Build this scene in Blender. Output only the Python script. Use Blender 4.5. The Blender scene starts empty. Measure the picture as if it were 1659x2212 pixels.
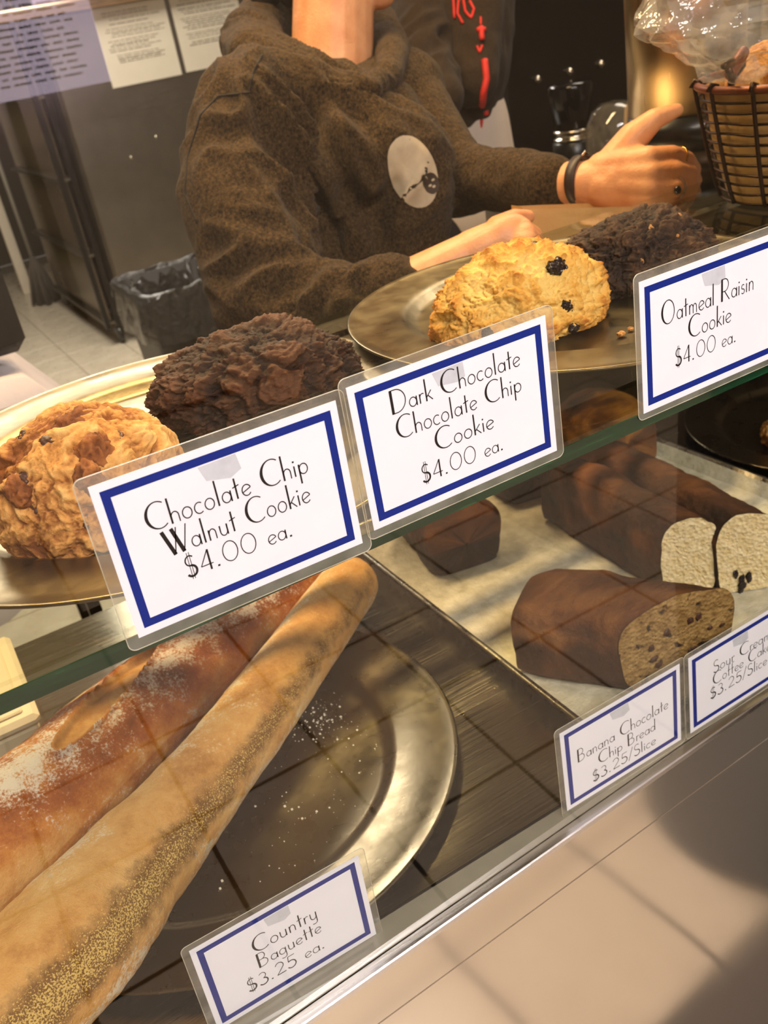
import bpy, math, random
from math import sin, cos, pi, radians as R
from mathutils import Vector as V, Matrix, noise as NZ
import numpy as np
random.seed(7)
sc = bpy.context.scene
C = sc.collection

# ------------------------------------------------------------------ camera
cd = bpy.data.cameras.new('camera'); cam = bpy.data.objects.new('camera', cd); C.objects.link(cam)
cd.sensor_fit = 'AUTO'; cd.sensor_width = 36.0
cd.lens = 2003.5 * 36 / 2212
cd.clip_start = 0.02; cd.clip_end = 60
rx = V((0.85108804, -0.49794363, -0.16643704)); dn = V((-0.36774004, -0.33912092, -0.86588929)); fw = V((0.37472178, 0.79815358, -0.47173557))
m = Matrix.Identity(4)
for i in range(3):
    m[i][0] = rx[i]; m[i][1] = -dn[i]; m[i][2] = -fw[i]
m[0][3], m[1][3], m[2][3] = -0.04534, -0.40206, 1.41644
cam.matrix_world = m
cd.dof.use_dof = True; cd.dof.focus_distance = 0.56; cd.dof.aperture_fstop = 15.0
sc.camera = cam

# ------------------------------------------------------------------ world, lights, exposure
w = bpy.data.worlds.new('world'); sc.world = w; w.use_nodes = True
w.node_tree.nodes['Background'].inputs[0].default_value = (1.0, 0.90, 0.78, 1)
w.node_tree.nodes['Background'].inputs[1].default_value = 0.25
sc.view_settings.view_transform = 'Standard'; sc.view_settings.look = 'None'
sc.view_settings.exposure = 0.0; sc.view_settings.gamma = 1.0; sc.view_settings.use_curve_mapping = False
sc.cycles.use_denoising = True
sc.cycles.max_bounces = 10; sc.cycles.transparent_max_bounces = 24; sc.cycles.sample_clamp_indirect = 6.0
def area(name, loc, tgt, sx, sy, power, col):
    l = bpy.data.lights.new(name, 'AREA'); l.shape = 'RECTANGLE'; l.size = sx; l.size_y = sy; l.energy = power; l.color = col
    o = bpy.data.objects.new(name, l); C.objects.link(o); o.location = loc
    o.rotation_euler = (V(tgt) - V(loc)).to_track_quat('-Z', 'Y').to_euler(); return o
area('customer_ceiling_light', (0.3, -1.7, 2.9), (0.3, -0.7, 0.3), 1.6, 0.6, 110, (1.0, 0.94, 0.90))
area('counter_warm_light', (0.45, 0.95, 2.35), (0.45, 0.4, 1.1), 1.5, 0.10, 44, (1.0, 0.71, 0.36))
area('back_room_light', (0.7, 4.2, 2.9), (0.7, 4.0, 0), 1.4, 1.2, 105, (1.0, 0.91, 0.78))
area('back_side_light', (2.4, 1.6, 2.7), (1.2, 1.2, 1.0), 0.8, 0.5, 16, (1.0, 0.85, 0.68))

# ------------------------------------------------------------------ helpers
ORG = {}
def tag(o, label=None, cat=None, group=None, kind=None):
    if label: o['label'] = label
    if cat: o['category'] = cat
    if group: o['group'] = group
    if kind: o['kind'] = kind
    return o
def thing(name, label, cat, loc, group=None):
    o = bpy.data.objects.new(name, None); C.objects.link(o); o.location = loc; o.empty_display_size = .05
    ORG[o] = V(loc); return tag(o, label, cat, group)
def nvec(p):
    return V((NZ.noise(p + V((11.3, 2.1, 5.7))), NZ.noise(p + V((3.9, 17.2, 8.4))), NZ.noise(p + V((7.7, 4.6, 23.1)))))
class G:
    """collects geometry given in room coordinates"""
    def __init__(s): s.v = []; s.f = []
    def add(s, v, f):
        n = len(s.v); s.v += [tuple(p) for p in v]; s.f += [tuple(i + n for i in q) for q in f]; return s
    def box(s, a, b, rot=None, bev=0.0):
        x0, y0, z0 = a; x1, y1, z1 = b
        c = V(((x0 + x1) / 2, (y0 + y1) / 2, (z0 + z1) / 2)); h = V(((x1 - x0) / 2, (y1 - y0) / 2, (z1 - z0) / 2))
        vs = []; fs = []
        if bev <= 0:
            vs = [V((sx * h.x, sy * h.y, sz * h.z)) for sx in (-1, 1) for sy in (-1, 1) for sz in (-1, 1)]
            fs = [(0, 1, 3, 2), (4, 6, 7, 5), (0, 4, 5, 1), (2, 3, 7, 6), (0, 2, 6, 4), (1, 5, 7, 3)]
        else:
            idx = {}
            for sx in (-1, 1):
                for sy in (-1, 1):
                    for sz in (-1, 1):
                        for ax in range(3):
                            p = V((sx * h.x, sy * h.y, sz * h.z))
                            for k in range(3):
                                if k != ax: p[k] -= bev * (1 if p[k] > 0 else -1)
                            idx[(sx, sy, sz, ax)] = len(vs); vs.append(p)
            for ax in range(3):
                o1, o2 = [k for k in range(3) if k != ax]
                for sg in (-1, 1):
                    q = []
                    for a1, a2 in ((-1, -1), (1, -1), (1, 1), (-1, 1)):
                        t = [0, 0, 0]; t[ax] = sg; t[o1] = a1; t[o2] = a2; q.append(idx[(*t, ax)])
                    fs.append(tuple(q))
            for ax in range(3):
                o1, o2 = [k for k in range(3) if k != ax]
                for s1 in (-1, 1):
                    for s2 in (-1, 1):
                        def K(sa, axx):
                            t = [0, 0, 0]; t[ax] = sa; t[o1] = s1; t[o2] = s2; return idx[(*t, axx)]
                        fs.append((K(-1, o1), K(1, o1), K(1, o2), K(-1, o2)))
            for sx in (-1, 1):
                for sy in (-1, 1):
                    for sz in (-1, 1): fs.append(tuple(idx[(sx, sy, sz, k)] for k in range(3)))
        if rot is not None: vs = [rot @ p for p in vs]
        return s.add([p + c for p in vs], fs)
    def lathe(s, c, prof, n=48, sx=1, sy=1, closed=False):
        c = V(c); vs = []; fs = []
        for r, z in prof:
            for i in range(n):
                a = 2 * pi * i / n; vs.append((c.x + r * cos(a) * sx, c.y + r * sin(a) * sy, c.z + z))
        for k in range(len(prof) - 1 + (1 if closed else 0)):
            k2 = (k + 1) % len(prof)
            for i in range(n):
                j = (i + 1) % n; fs.append((k * n + i, k * n + j, k2 * n + j, k2 * n + i))
        return s.add(vs, fs)
    def tube(s, pts, rad, n=8, closed=False, cap=True):
        pts = [V(p) for p in pts]; m = len(pts)
        if not hasattr(rad, '__len__'): rad = [rad] * m
        vs = []; fs = []; up = None
        for i, p in enumerate(pts):
            if closed: t = pts[(i + 1) % m] - pts[i - 1]
            else: t = pts[min(i + 1, m - 1)] - pts[max(i - 1, 0)]
            t.normalize()
            if up is None:
                up = t.orthogonal().normalized()
            up = (up - t * up.dot(t)).normalized(); b = t.cross(up)
            for k in range(n):
                a = 2 * pi * k / n; vs.append(p + (up * cos(a) + b * sin(a)) * rad[i])
        for i in range(m if closed else m - 1):
            j = (i + 1) % m
            for k in range(n):
                l = (k + 1) % n; fs.append((i * n + k, i * n + l, j * n + l, j * n + k))
        if cap and not closed:
            fs.append(tuple(range(n))[::-1]); fs.append(tuple((m - 1) * n + k for k in range(n)))
        return s.add(vs, fs)
    def capsule(s, a, b, ra, rb, n=16, m=5, flat=None):
        """tapered limb segment with round ends; flat=(axis, factor) squashes it across an axis"""
        a = V(a); b = V(b); t = (b - a); L = t.length; t = t / L if L > 1e-9 else V((0, 0, 1))
        u = t.orthogonal().normalized(); w_ = t.cross(u)
        if flat:
            ax = V(flat[0]).normalized()
        rings = []
        for i in range(m + 1): 
            ph = -pi / 2 + (pi / 2) * i / m; rings.append((a + t * (ra * sin(ph)), ra * max(cos(ph), .02)))
        for i in range(m + 1):
            ph = (pi / 2) * i / m; rings.append((b + t * (rb * sin(ph)), rb * max(cos(ph), .02)))
        vs = []; fs = []
        for c, r in rings:
            for k in range(n):
                an = 2 * pi * k / n; d = (u * cos(an) + w_ * sin(an)) * r
                if flat: d = d - ax * d.dot(ax) * (1 - flat[1])
                vs.append(c + d)
        for i in range(len(rings) - 1):
            for k in range(n):
                l = (k + 1) % n; fs.append((i * n + k, i * n + l, (i + 1) * n + l, (i + 1) * n + k))
        fs.append(tuple(range(n))[::-1]); fs.append(tuple((len(rings) - 1) * n + k for k in range(n)))
        return s.add(vs, fs)
    def ell(s, c, r, rot=None, n=24, m=14):
        c = V(c); vs = []; fs = []
        for i in range(m + 1):
            ph = -pi / 2 + pi * i / m
            for k in range(n):
                a = 2 * pi * k / n; p = V((cos(a) * max(cos(ph), .01) * r[0], sin(a) * max(cos(ph), .01) * r[1], sin(ph) * r[2]))
                if rot is not None: p = rot @ p
                vs.append(c + p)
        for i in range(m):
            for k in range(n):
                l = (k + 1) % n; fs.append((i * n + k, i * n + l, (i + 1) * n + l, (i + 1) * n + k))
        fs.append(tuple(range(n))[::-1]); fs.append(tuple(m * n + k for k in range(n)))
        return s.add(vs, fs)
    def grid(s, fn, nu, nv, cu=False):
        vs = [fn(i / nu, j / nv) for i in range(nu + (0 if cu else 1)) for j in range(nv + 1)]; fs = []
        N = nu if cu else nu + 1
        for i in range(nu):
            for j in range(nv):
                i2 = (i + 1) % N; fs.append((i * (nv + 1) + j, i2 * (nv + 1) + j, i2 * (nv + 1) + j + 1, i * (nv + 1) + j + 1))
        return s.add(vs, fs)
def mk(name, g, mat, parent=None, smooth=False, attrs=None, kind=None, label=None):
    o_ = ORG.get(parent, V((0, 0, 0))) if parent is not None else V((0, 0, 0))
    if parent is None and g.v:                      # a thing that is one mesh: origin at its base
        xs = [p[0] for p in g.v]; ys = [p[1] for p in g.v]; zs = [p[2] for p in g.v]
        o_ = V(((min(xs) + max(xs)) / 2, (min(ys) + max(ys)) / 2, min(zs)))
    me = bpy.data.meshes.new(name)
    me.from_pydata([(p[0] - o_.x, p[1] - o_.y, p[2] - o_.z) for p in g.v], [], g.f); me.update()
    if smooth: me.polygons.foreach_set('use_smooth', [True] * len(me.polygons))
    if attrs:
        for k, vals in attrs.items():
            a = me.attributes.new(k, 'FLOAT', 'POINT'); a.data.foreach_set('value', np.asarray(vals, dtype=np.float32))
    if mat is not None: me.materials.append(mat)
    o = bpy.data.objects.new(name, me); C.objects.link(o)
    if parent is not None: o.parent = parent; ORG[o] = o_
    else: o.location = o_; ORG[o] = o_
    if kind: o['kind'] = kind
    if label: o['label'] = label
    return o
def remesh(g, voxel, smooth=4, fac=.5):
    me = bpy.data.meshes.new('tmp'); me.from_pydata(g.v, [], g.f); me.update()
    o = bpy.data.objects.new('tmp', me); C.objects.link(o)
    r = o.modifiers.new('r', 'REMESH'); r.mode = 'VOXEL'; r.voxel_size = voxel
    if smooth:
        s_ = o.modifiers.new('s', 'SMOOTH'); s_.factor = fac; s_.iterations = smooth
    dg = bpy.context.evaluated_depsgraph_get(); ev = o.evaluated_get(dg)
    m2 = bpy.data.meshes.new_from_object(ev)
    n = len(m2.vertices); co = np.empty(n * 3, np.float32); m2.vertices.foreach_get('co', co)
    no = np.empty(n * 3, np.float32); m2.vertices.foreach_get('normal', no)
    fs = [tuple(p.vertices) for p in m2.polygons]
    bpy.data.objects.remove(o); bpy.data.meshes.remove(me); bpy.data.meshes.remove(m2)
    return co.reshape(-1, 3), no.reshape(-1, 3), fs
def G_of(v, f):
    g = G(); g.v = [tuple(p) for p in v]; g.f = f; return g

# ------------------------------------------------------------------ materials
def srgb(h):
    if isinstance(h, str):
        h = h.lstrip('#'); h = [int(h[i:i + 2], 16) / 255 for i in (0, 2, 4)]
        return tuple(((c / 12.92) if c <= .04045 else ((c + .055) / 1.055) ** 2.4) for c in h) + (1,)
    return tuple(h) + (1,)
class NM:
    def __init__(s, name):
        s.m = bpy.data.materials.new(name); s.m.use_nodes = True; s.t = s.m.node_tree; s.n = s.t.nodes; s.l = s.t.links
        s.b = s.n['Principled BSDF']; s.out = s.n['Material Output']
    def new(s, ty, **k):
        n = s.n.new(ty)
        for a, b in k.items(): setattr(n, a, b)
        return n
    def coord(s, scale=(1, 1, 1), kind='Object'):
        tc = s.new('ShaderNodeTexCoord'); mp = s.new('ShaderNodeMapping'); mp.inputs['Scale'].default_value = scale
        s.l.new(tc.outputs[kind], mp.inputs[0]); return mp.outputs[0]
    def noise(s, vec, scale, detail=6, rough=.55):
        n = s.new('ShaderNodeTexNoise'); n.inputs['Scale'].default_value = scale; n.inputs['Detail'].default_value = detail
        n.inputs['Roughness'].default_value = rough; s.l.new(vec, n.inputs['Vector']); return n.outputs['Fac']
    def voro(s, vec, scale, feat='F1'):
        n = s.new('ShaderNodeTexVoronoi', feature=feat); n.inputs['Scale'].default_value = scale; s.l.new(vec, n.inputs['Vector']); return n.outputs['Distance']
    def ramp(s, fac, stops):
        n = s.new('ShaderNodeValToRGB'); cr = n.color_ramp
        while len(cr.elements) > 1: cr.elements.remove(cr.elements[-1])
        cr.elements[0].position = stops[0][0]; cr.elements[0].color = srgb(stops[0][1])
        for p, c in stops[1:]:
            e = cr.elements.new(p); e.color = srgb(c)
        s.l.new(fac, n.inputs[0]); return n.outputs[0]
    def mr(s, fac, a, b, c=0, d=1):
        n = s.new('ShaderNodeMapRange'); n.inputs[1].default_value = a; n.inputs[2].default_value = b; n.inputs[3].default_value = c; n.inputs[4].default_value = d
        s.l.new(fac, n.inputs[0]); return n.outputs[0]
    def math(s, op, a, b=None):
        n = s.new('ShaderNodeMath', operation=op)
        for i, x in enumerate((a, b)):
            if x is None: continue
            if isinstance(x, (int, float)): n.inputs[i].default_value = x
            else: s.l.new(x, n.inputs[i])
        return n.outputs[0]
    def mix(s, fac, a, b):
        n = s.new('ShaderNodeMix', data_type='RGBA')
        if isinstance(fac, (int, float)): n.inputs[0].default_value = fac
        else: s.l.new(fac, n.inputs[0])
        for i, x in ((6, a), (7, b)):
            if isinstance(x, (str, tuple)): n.inputs[i].default_value = srgb(x) if isinstance(x, str) else x
            else: s.l.new(x, n.inputs[i])
        return n.outputs[2]
    def attr(s, name):
        n = s.new('ShaderNodeAttribute'); n.attribute_name = name; return n.outputs['Fac']
    def bump(s, h, dist=.001, strength=1.0):
        n = s.new('ShaderNodeBump'); n.inputs['Distance'].default_value = dist; n.inputs['Strength'].default_value = strength
        s.l.new(h, n.inputs['Height']); s.l.new(n.outputs[0], s.b.inputs['Normal'])
    def set(s, **k):
        names = dict(col='Base Color', rough='Roughness', metal='Metallic', spec='Specular IOR Level', coat='Coat Weight', coatr='Coat Roughness', trans='Transmission Weight', ior='IOR', sss='Subsurface Weight', sheen='Sheen Weight', aniso='Anisotropic', alpha='Alpha', emit='Emission Strength', ecol='Emission Color')
        for a, b in k.items():
            i = s.b.inputs[names[a]]
            if isinstance(b, str): i.default_value = srgb(b)
            elif isinstance(b, (int, float, tuple)): i.default_value = b
            else: s.l.new(b, i)
        return s
MATS = {}
def plain(name, col, rough=.5, metal=0, var=.08, nscale=20, bump=0, **k):
    if name in MATS: return MATS[name]
    n = NM(name); v = n.coord(); f = n.noise(v, nscale)
    c = srgb(col); d = tuple(x * (1 - var) for x in c[:3]) + (1,); e = tuple(min(1, x * (1 + var)) for x in c[:3]) + (1,)
    n.set(col=n.mix(f, d, e), rough=n.mr(f, 0, 1, max(0, rough - .06), min(1, rough + .06)), metal=metal, **k)
    if bump: n.bump(n.noise(v, nscale * 6), bump)
    MATS[name] = n.m; return n.m
def fresnel_clear(name, tint=(1, 1, 1, 1), ior=1.45, rough=0.0, haze=0.0, hazecol=(1, 1, 1, 1), bumpn=None):
    """thin clear sheet: transparent plus its own mirror reflection"""
    n = NM(name); n.n.remove(n.b)
    tr = n.new('ShaderNodeBsdfTransparent'); tr.inputs[0].default_value = tint
    gl = n.new('ShaderNodeBsdfGlossy'); gl.inputs['Roughness'].default_value = rough
    fr = n.new('ShaderNodeFresnel'); fr.inputs[0].default_value = ior
    ge = n.new('ShaderNodeNewGeometry'); ff = n.math('MULTIPLY', fr.outputs[0], n.math('SUBTRACT', 1.0, ge.outputs['Backfacing']))
    mx = n.new('ShaderNodeMixShader'); n.l.new(ff, mx.inputs[0]); n.l.new(tr.outputs[0], mx.inputs[1]); n.l.new(gl.outputs[0], mx.inputs[2])
    if bumpn:
        v = n.coord(); h = n.noise(v, bumpn[0], 4); b = n.new('ShaderNodeBump'); b.inputs['Distance'].default_value = bumpn[1]
        n.l.new(h, b.inputs['Height']); n.l.new(b.outputs[0], gl.inputs['Normal']); n.l.new(b.outputs[0], fr.inputs['Normal'])
    last = mx.outputs[0]
    if haze:
        df = n.new('ShaderNodeBsdfDiffuse'); df.inputs[0].default_value = hazecol
        m2 = n.new('ShaderNodeMixShader'); v = n.coord(); f = n.noise(v, 40, 5)
        n.l.new(n.mr(f, .3, .8, haze * .4, haze * 1.6), m2.inputs[0]); n.l.new(last, m2.inputs[1]); n.l.new(df.outputs[0], m2.inputs[2]); last = m2.outputs[0]
    n.l.new(last, n.out.inputs[0]); return n.m
def steel(name, col, rough, scr=(1, 60, 60), amp=.12, dirt=None, bump=.0002):
    n = NM(name); v = n.coord(scr); f = n.noise(v, 12, 5); g = n.noise(n.coord(), 6, 4)
    c = n.mix(n.mr(g, .35, .7), col, tuple(x * .82 for x in srgb(col)[:3]) + (1,))
    n.set(col=c, metal=1.0, rough=n.mr(f, .3, .7, max(.02, rough - amp), rough + amp)); n.bump(f, bump); return n.m

# ------------------------------------------------------------------ room
FL = NM('floor_tile'); v = FL.coord(); FL.set(col=FL.mix(FL.mr(FL.noise(v, 9), .3, .7), '#b9ad98', '#cabfaa'), rough=FL.mr(FL.noise(v, 14), .3, .7, .22, .42)); FL.bump(FL.noise(v, 60), .0004)
grout = plain('grout', '#3a2f28', .9)
grout2 = plain('pale_grout', '#857a68', .9)
g = G(); g.box((-3, .02, -.06), (4.5, 8.5, -.004)); flo = mk('floor', g, grout2); flo['kind'] = 'structure'
ORG[flo] = V((0, 0, 0)); flo.location = (0, 0, 0)
for vv in flo.data.vertices: vv.co += V(((.75), 4.26, -.06))
# worker-side tiles
X0, Y0, TS = .115, -.77, .305
tm = None
cnt = 0
for i in range(-2, 7):
    for j in range(8, 29):
        x = X0 + i * TS; y = Y0 + j * TS
        g = G(); g.box((x + .002, y + .002, -.004), (x + TS - .002, y + TS - .002, .0), bev=.001)
        if tm is None:
            o = mk('tile', g, FL.m, flo); tm = o.data; base = V((x, y, 0))
            for vv in tm.vertices: vv.co -= base
            o.location = base
        else:
            o = bpy.data.objects.new('tile', tm); C.objects.link(o); o.parent = flo; o.location = (x, y, random.uniform(-.0006, 0))
        cnt += 1
# customer-side floor
FC = NM('customer_tile'); v = FC.coord(); FC.set(col=FC.mix(FC.mr(FC.noise(v, 7), .3, .7), '#c9b7a2', '#d6c6b0'), rough=.3); FC.bump(FC.noise(v, 60), .0003)
g = G(); g.box((-3, -3.6, -.06), (4.5, .02, -.004)); fc = mk('floor', g, grout); fc['kind'] = 'structure'
g = G()
for i in range(-9, 13):
    for j in range(-9, 2):
        x = X0 + i * TS; y = Y0 + j * TS
        g.box((x + .005, y + .005, -.004), (x + TS - .005, y + TS - .005, 0.0))
ft = mk('tiles', g, FC.m, fc, kind='stuff')
wallm = plain('wall_paint', '#8d7f6c', .8, bump=.0003)
wallw = plain('white_wall_paint', '#cfc3b0', .8, bump=.0003)
g = G(); g.box((-3, 8.5, 0), (4.5, 8.6, 3.0)); mk('wall_back', g, plain('dark_back_wall', '#4d4233', .7)).__setitem__('kind', 'structure')
g = G(); g.box((-3.1, -3.6, 0), (-3, 8.6, 3.0)); mk('wall_left', g, wallm).__setitem__('kind', 'structure')
g = G(); g.box((4.5, -3.6, 0), (4.6, 8.6, 3.0)); mk('wall_right', g, wallm).__setitem__('kind', 'structure')
g = G(); g.box((-3, -3.7, 0), (4.5, -3.6, 3.0)); mk('wall_front', g, wallw).__setitem__('kind', 'structure')
g = G(); g.box((-3.1, -3.7, 3.0), (4.6, 8.6, 3.08)); mk('ceiling', g, wallw).__setitem__('kind', 'structure')

# ------------------------------------------------------------------ display case
steel_deck = steel('steel_deck', '#a39a8b', .2, (1, 40, 1), .08)
steel_pol = steel('polished_steel', '#c9bda6', .13, (20, 20, 20), .06)
steel_dark = steel('fridge_steel', '#857d70', .42, (2, 2, 60), .08)
case = thing('display_case', 'long stainless glass-fronted bakery display case with green-edged glass shelf', 'display case', (.4, .3, 0))
mk('deck', G().box((-.9, .054, .80), (1.9, .66, .82), bev=.001), steel_deck, case)
# front rail and fascia follow a line slightly turned to the shelf edge
ry = Matrix.Rotation(R(2.6), 3, 'Z')
def rail_box(y0, y1, z0, z1, bev):
    g = G(); g.box((-1.1, y0, z0), (1.7, y1, z1), bev=bev)
    pv = V((.089, .03, 0)); g.v = [tuple(pv + ry @ V((p[0] - .089, p[1], p[2]))) for p in g.v]; return g
chrome = steel('chrome_rail', '#f2eeee', .30, (1, 30, 1), .05)
mk('front_rail', rail_box(-.006, .004, .8055, .8120, .001), chrome, case)
ch_ = plain('acrylic_channel', '#8b8574', .12, var=.25, nscale=30, coat=.6)
g = G(); cv = []
for x in (-1.1, .60):
    yr = .030 + .004 + (x - .089) * math.tan(R(2.6))
    cv += [(x, yr, .8122), (x, .0535, .8122), (x, .0535, .8202), (x, yr, .8202)]
g.add(cv, [(0, 1, 2, 3), (4, 7, 6, 5), (0, 4, 5, 1), (3, 2, 6, 7), (0, 3, 7, 4), (1, 5, 6, 2)]); mk('front_channel', g, ch_, case)
PN = NM('beige_panel'); v = PN.coord((1, 1, 1)); f = PN.noise(v, 3, 3)
PN.set(col=PN.mix(f, '#efe4d4', '#e6d8c4'), metal=.88, rough=PN.mr(f, .3, .7, .09, .14)); PN.bump(PN.noise(PN.coord(), 2.5, 2), .003)
mk('fascia_panel', rail_box(-.002, .02, .7535, .805, .0005), PN.m, case)
mk('front_panel', rail_box(-.0015, .02, .06, .7520, .0005), PN.m, case)
mk('kick_plate', rail_box(.05, .08, .0, .06, 0), steel_dark, case)
mk('base_cabinet', G().box((-.9, .115, .02), (1.9, .66, .80), bev=.002), steel_dark, case)
pane = fresnel_clear('pane_glass', (.98, .985, .975, 1), 1.68)
mk('front_pane', G().box((-.9, .031, .8205), (1.9, .0355, 1.155)), pane, case)
# glass shelf: clear faces and a green edge
SG = NM('shelf_glass'); SG.n.remove(SG.b)
tr = SG.new('ShaderNodeBsdfTransparent'); tr.inputs[0].default_value = (.93, .96, .92, 1)
gl = SG.new('ShaderNodeBsdfGlossy'); gl.inputs['Roughness'].default_value = .01; fr = SG.new('ShaderNodeFresnel'); fr.inputs[0].default_value = 1.35
mx = SG.new('ShaderNodeMixShader'); ge = SG.new('ShaderNodeNewGeometry'); SG.l.new(SG.math('MULTIPLY', fr.outputs[0], SG.math('SUBTRACT', 1.0, ge.outputs['Backfacing'])), mx.inputs[0]); SG.l.new(tr.outputs[0], mx.inputs[1]); SG.l.new(gl.outputs[0], mx.inputs[2]); SG.l.new(mx.outputs[0], SG.out.inputs[0])
mk('glass_shelf', G().box((-.88, .0012, 1.1602), (1.88, .435, 1.1698)), SG.m, case)
GE = NM('green_glass_edge'); v = GE.coord((3, 1, 40)); f = GE.noise(v, 6, 5)
GE.set(col=GE.ramp(f, [(.3, '#0a2213'), (.6, '#12351f'), (.78, '#1f5c37'), (.9, '#4fae7c')]), rough=.12, coat=.6); 
mk('shelf_edge', G().box((-.88, .0, 1.160), (1.88, .0012, 1.170)), GE.m, case, label='green polished front edge of the glass shelf')
for x in (-.88, 1.86): mk('end_post', G().box((x, .0, .82), (x + .02, .43, 1.158), bev=.002), steel_pol, case)
mk('shelf_bracket', G().box((-.88, .41, 1.146), (1.88, .43, 1.159), bev=.001), steel_pol, case)
# clear guard pane standing above the shelf edge, and the rear rail
mk('guard_pane', G().box((-.88, .0015, 1.193), (1.88, .0045, 1.95)), fresnel_clear('guard_glass', (.99, .99, .985, 1), 1.6), case)
for x in (-.88, 1.86): mk('guard_post', G().box((x, .0, 1.171), (x + .02, .02, 1.95), bev=.002), steel_pol, case)
mk('rear_rail', G().box((-.9, .437, 1.10), (1.9, .457, 1.125), bev=.002), steel_dark, case)
for x in (-.88, 1.86): mk('rear_post', G().box((x, .437, .821), (x + .02, .457, 1.099), bev=.002), steel_dark, case)

# ------------------------------------------------------------------ deco lettering (stroke glyphs with thick stems)
TH, TK = .046, .12
def arc(cx, cy, rx_, ry_, a0, a1, n=22, wf=None):
    out = []
    for i in range(n + 1):
        a = R(a0 + (a1 - a0) * i / n); out.append((cx + rx_ * cos(a), cy + ry_ * sin(a), (wf(a) if wf else TH)))
    return out
tl = lambda a: TH + (TK - TH) * max(0, -cos(a)) ** 2
def L(*p, w=TH): return [(x, y, w) for x, y in p]
xh = .44
def glyph(ch):
    if ch == 'C': return .86, [arc(.5, .5, .46, .5, 52, 308, 34, tl)]
    if ch == 'O': return 1.0, [arc(.46, .5, .42, .52, 0, 360, 40, tl)]
    if ch == 'o': return .46, [arc(.21, .21, .19, .21, 0, 360)]
    if ch == 'c': return .38, [arc(.2, .21, .19, .21, 50, 310)]
    if ch == 'e': return .42, [arc(.2, .21, .19, .21, 20, 322), L((.02, .15), (.38, .28))]
    if ch == 'a': return .46, [arc(.2, .21, .18, .2, 0, 360), L((.39, 0), (.39, .42), w=.06)]
    if ch == 'd': return .48, [arc(.2, .21, .18, .2, 0, 360), L((.4, 0), (.4, .98), w=.07)]
    if ch == 'h': return .44, [L((.05, 0), (.05, .98), w=.075), arc(.21, .25, .15, .17, 180, 0, 12) + [(.36, 0, TH)]]
    if ch == 'n': return .44, [L((.05, 0), (.05, .42), w=.06), arc(.2, .25, .14, .17, 180, 0, 12) + [(.34, 0, TH)]]
    if ch == 'm': return .66, [L((.05, 0), (.05, .42), w=.06), arc(.18, .26, .12, .16, 180, 0, 10) + [(.30, 0, TH)], arc(.42, .26, .12, .16, 180, 0, 10) + [(.54, 0, TH)]]
    if ch == 'u': return .46, [[(.05, .42, .06), (.05, .17, .05)] + arc(.2, .17, .15, .17, 180, 360, 12) + [(.35, .42, TH)], L((.36, 0), (.36, .42), w=.055)]
    if ch == 'y': return .46, [[(.05, .42, .05), (.05, .17, .05)] + arc(.2, .17, .15, .17, 180, 360, 12) + [(.35, .42, TH)], [(.36, .42, .05), (.36, -.18, .05)] + arc(.2, -.18, .16, .13, 0, -130, 8)]
    if ch == 'g': return .48, [arc(.2, .21, .18, .2, 0, 360), [(.39, .42, .05), (.39, -.16, .05)] + arc(.21, -.16, .18, .14, 0, -140, 8)]
    if ch == 'l': return .17, [L((.06, 0), (.06, .98), w=.07)]
    if ch == 'i': return .17, [L((.06, 0), (.06, .42), w=.06), L((.06, .55), (.06, .62), w=.075)]
    if ch == 't': return .3, [L((.13, 0), (.13, .8), w=.07), L((0, .46), (.28, .52))]
    if ch == 'f': return .3, [[(.1, 0, .06), (.1, .8, .06)] + arc(.22, .82, .12, .14, 180, 60, 8), L((0, .46), (.26, .5))]
    if ch == 'p': return .46, [L((.05, -.34), (.05, .42), w=.07), arc(.23, .21, .18, .2, 0, 360)]
    if ch == 'r': return .28, [L((.05, 0), (.05, .42), w=.06), arc(.19, .24, .14, .17, 175, 60, 8)]
    if ch == 'k': return .38, [L((.05, 0), (.05, .98), w=.075), L((.07, .18), (.32, .44)), L((.14, .24), (.36, 0), w=.045)]
    if ch == 's': return .3, [arc(.14, .31, .1, .11, 40, 235, 10) + arc(.14, .11, .11, .11, 70, -150, 12)]
    if ch == 'S': return .6, [arc(.3, .75, .2, .24, 40, 250, 14, lambda a: .05) + arc(.28, .25, .24, .26, 75, -150, 16, lambda a: .075)]
    if ch == '$': return .62, [arc(.3, .72, .2, .22, 40, 250, 14, lambda a: .06) + arc(.28, .27, .23, .24, 75, -150, 16, lambda a: .1), L((.24, -.1), (.24, 1.1), w=.03), L((.34, -.1), (.34, 1.1), w=.03)]
    if ch == '4': return .66, [L((.46, .0), (.46, .92), w=.085), L((.46, .92), (.04, .26)), L((.04, .26), (.6, .26))]
    if ch == '0': return .82, [arc(.38, .46, .34, .45, 0, 360, 36)]
    if ch == '.': return .3, [L((.1, .0), (.1, .085), w=.1)]
    if ch == '3': return .6, [arc(.26, .68, .2, .22, 140, -80, 14) + arc(.26, .23, .25, .24, 80, -150, 16, lambda a: .08)]
    if ch == '2': return .64, [arc(.27, .64, .23, .26, 160, -30, 14, lambda a: .05) + [(.05, .03, .05)], L((.05, .03), (.58, .03), w=.06)]
    if ch == '5': return .6, [L((.52, .9), (.14, .9)), L((.14, .9), (.1, .52)), arc(.25, .27, .26, .28, 125, -150, 16, lambda a: .07)]
    if ch == '/': return .36, [L((0, -.08), (.34, 1.02), w=.045)]
    if ch == 'D': return .86, [L((.08, 0), (.08, 1), w=.13), [(0.02, 1, TH), (.28, 1, TH)] + arc(.28, .5, .48, .5, 90, -90, 24) + [(.02, 0, TH)]]
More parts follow.
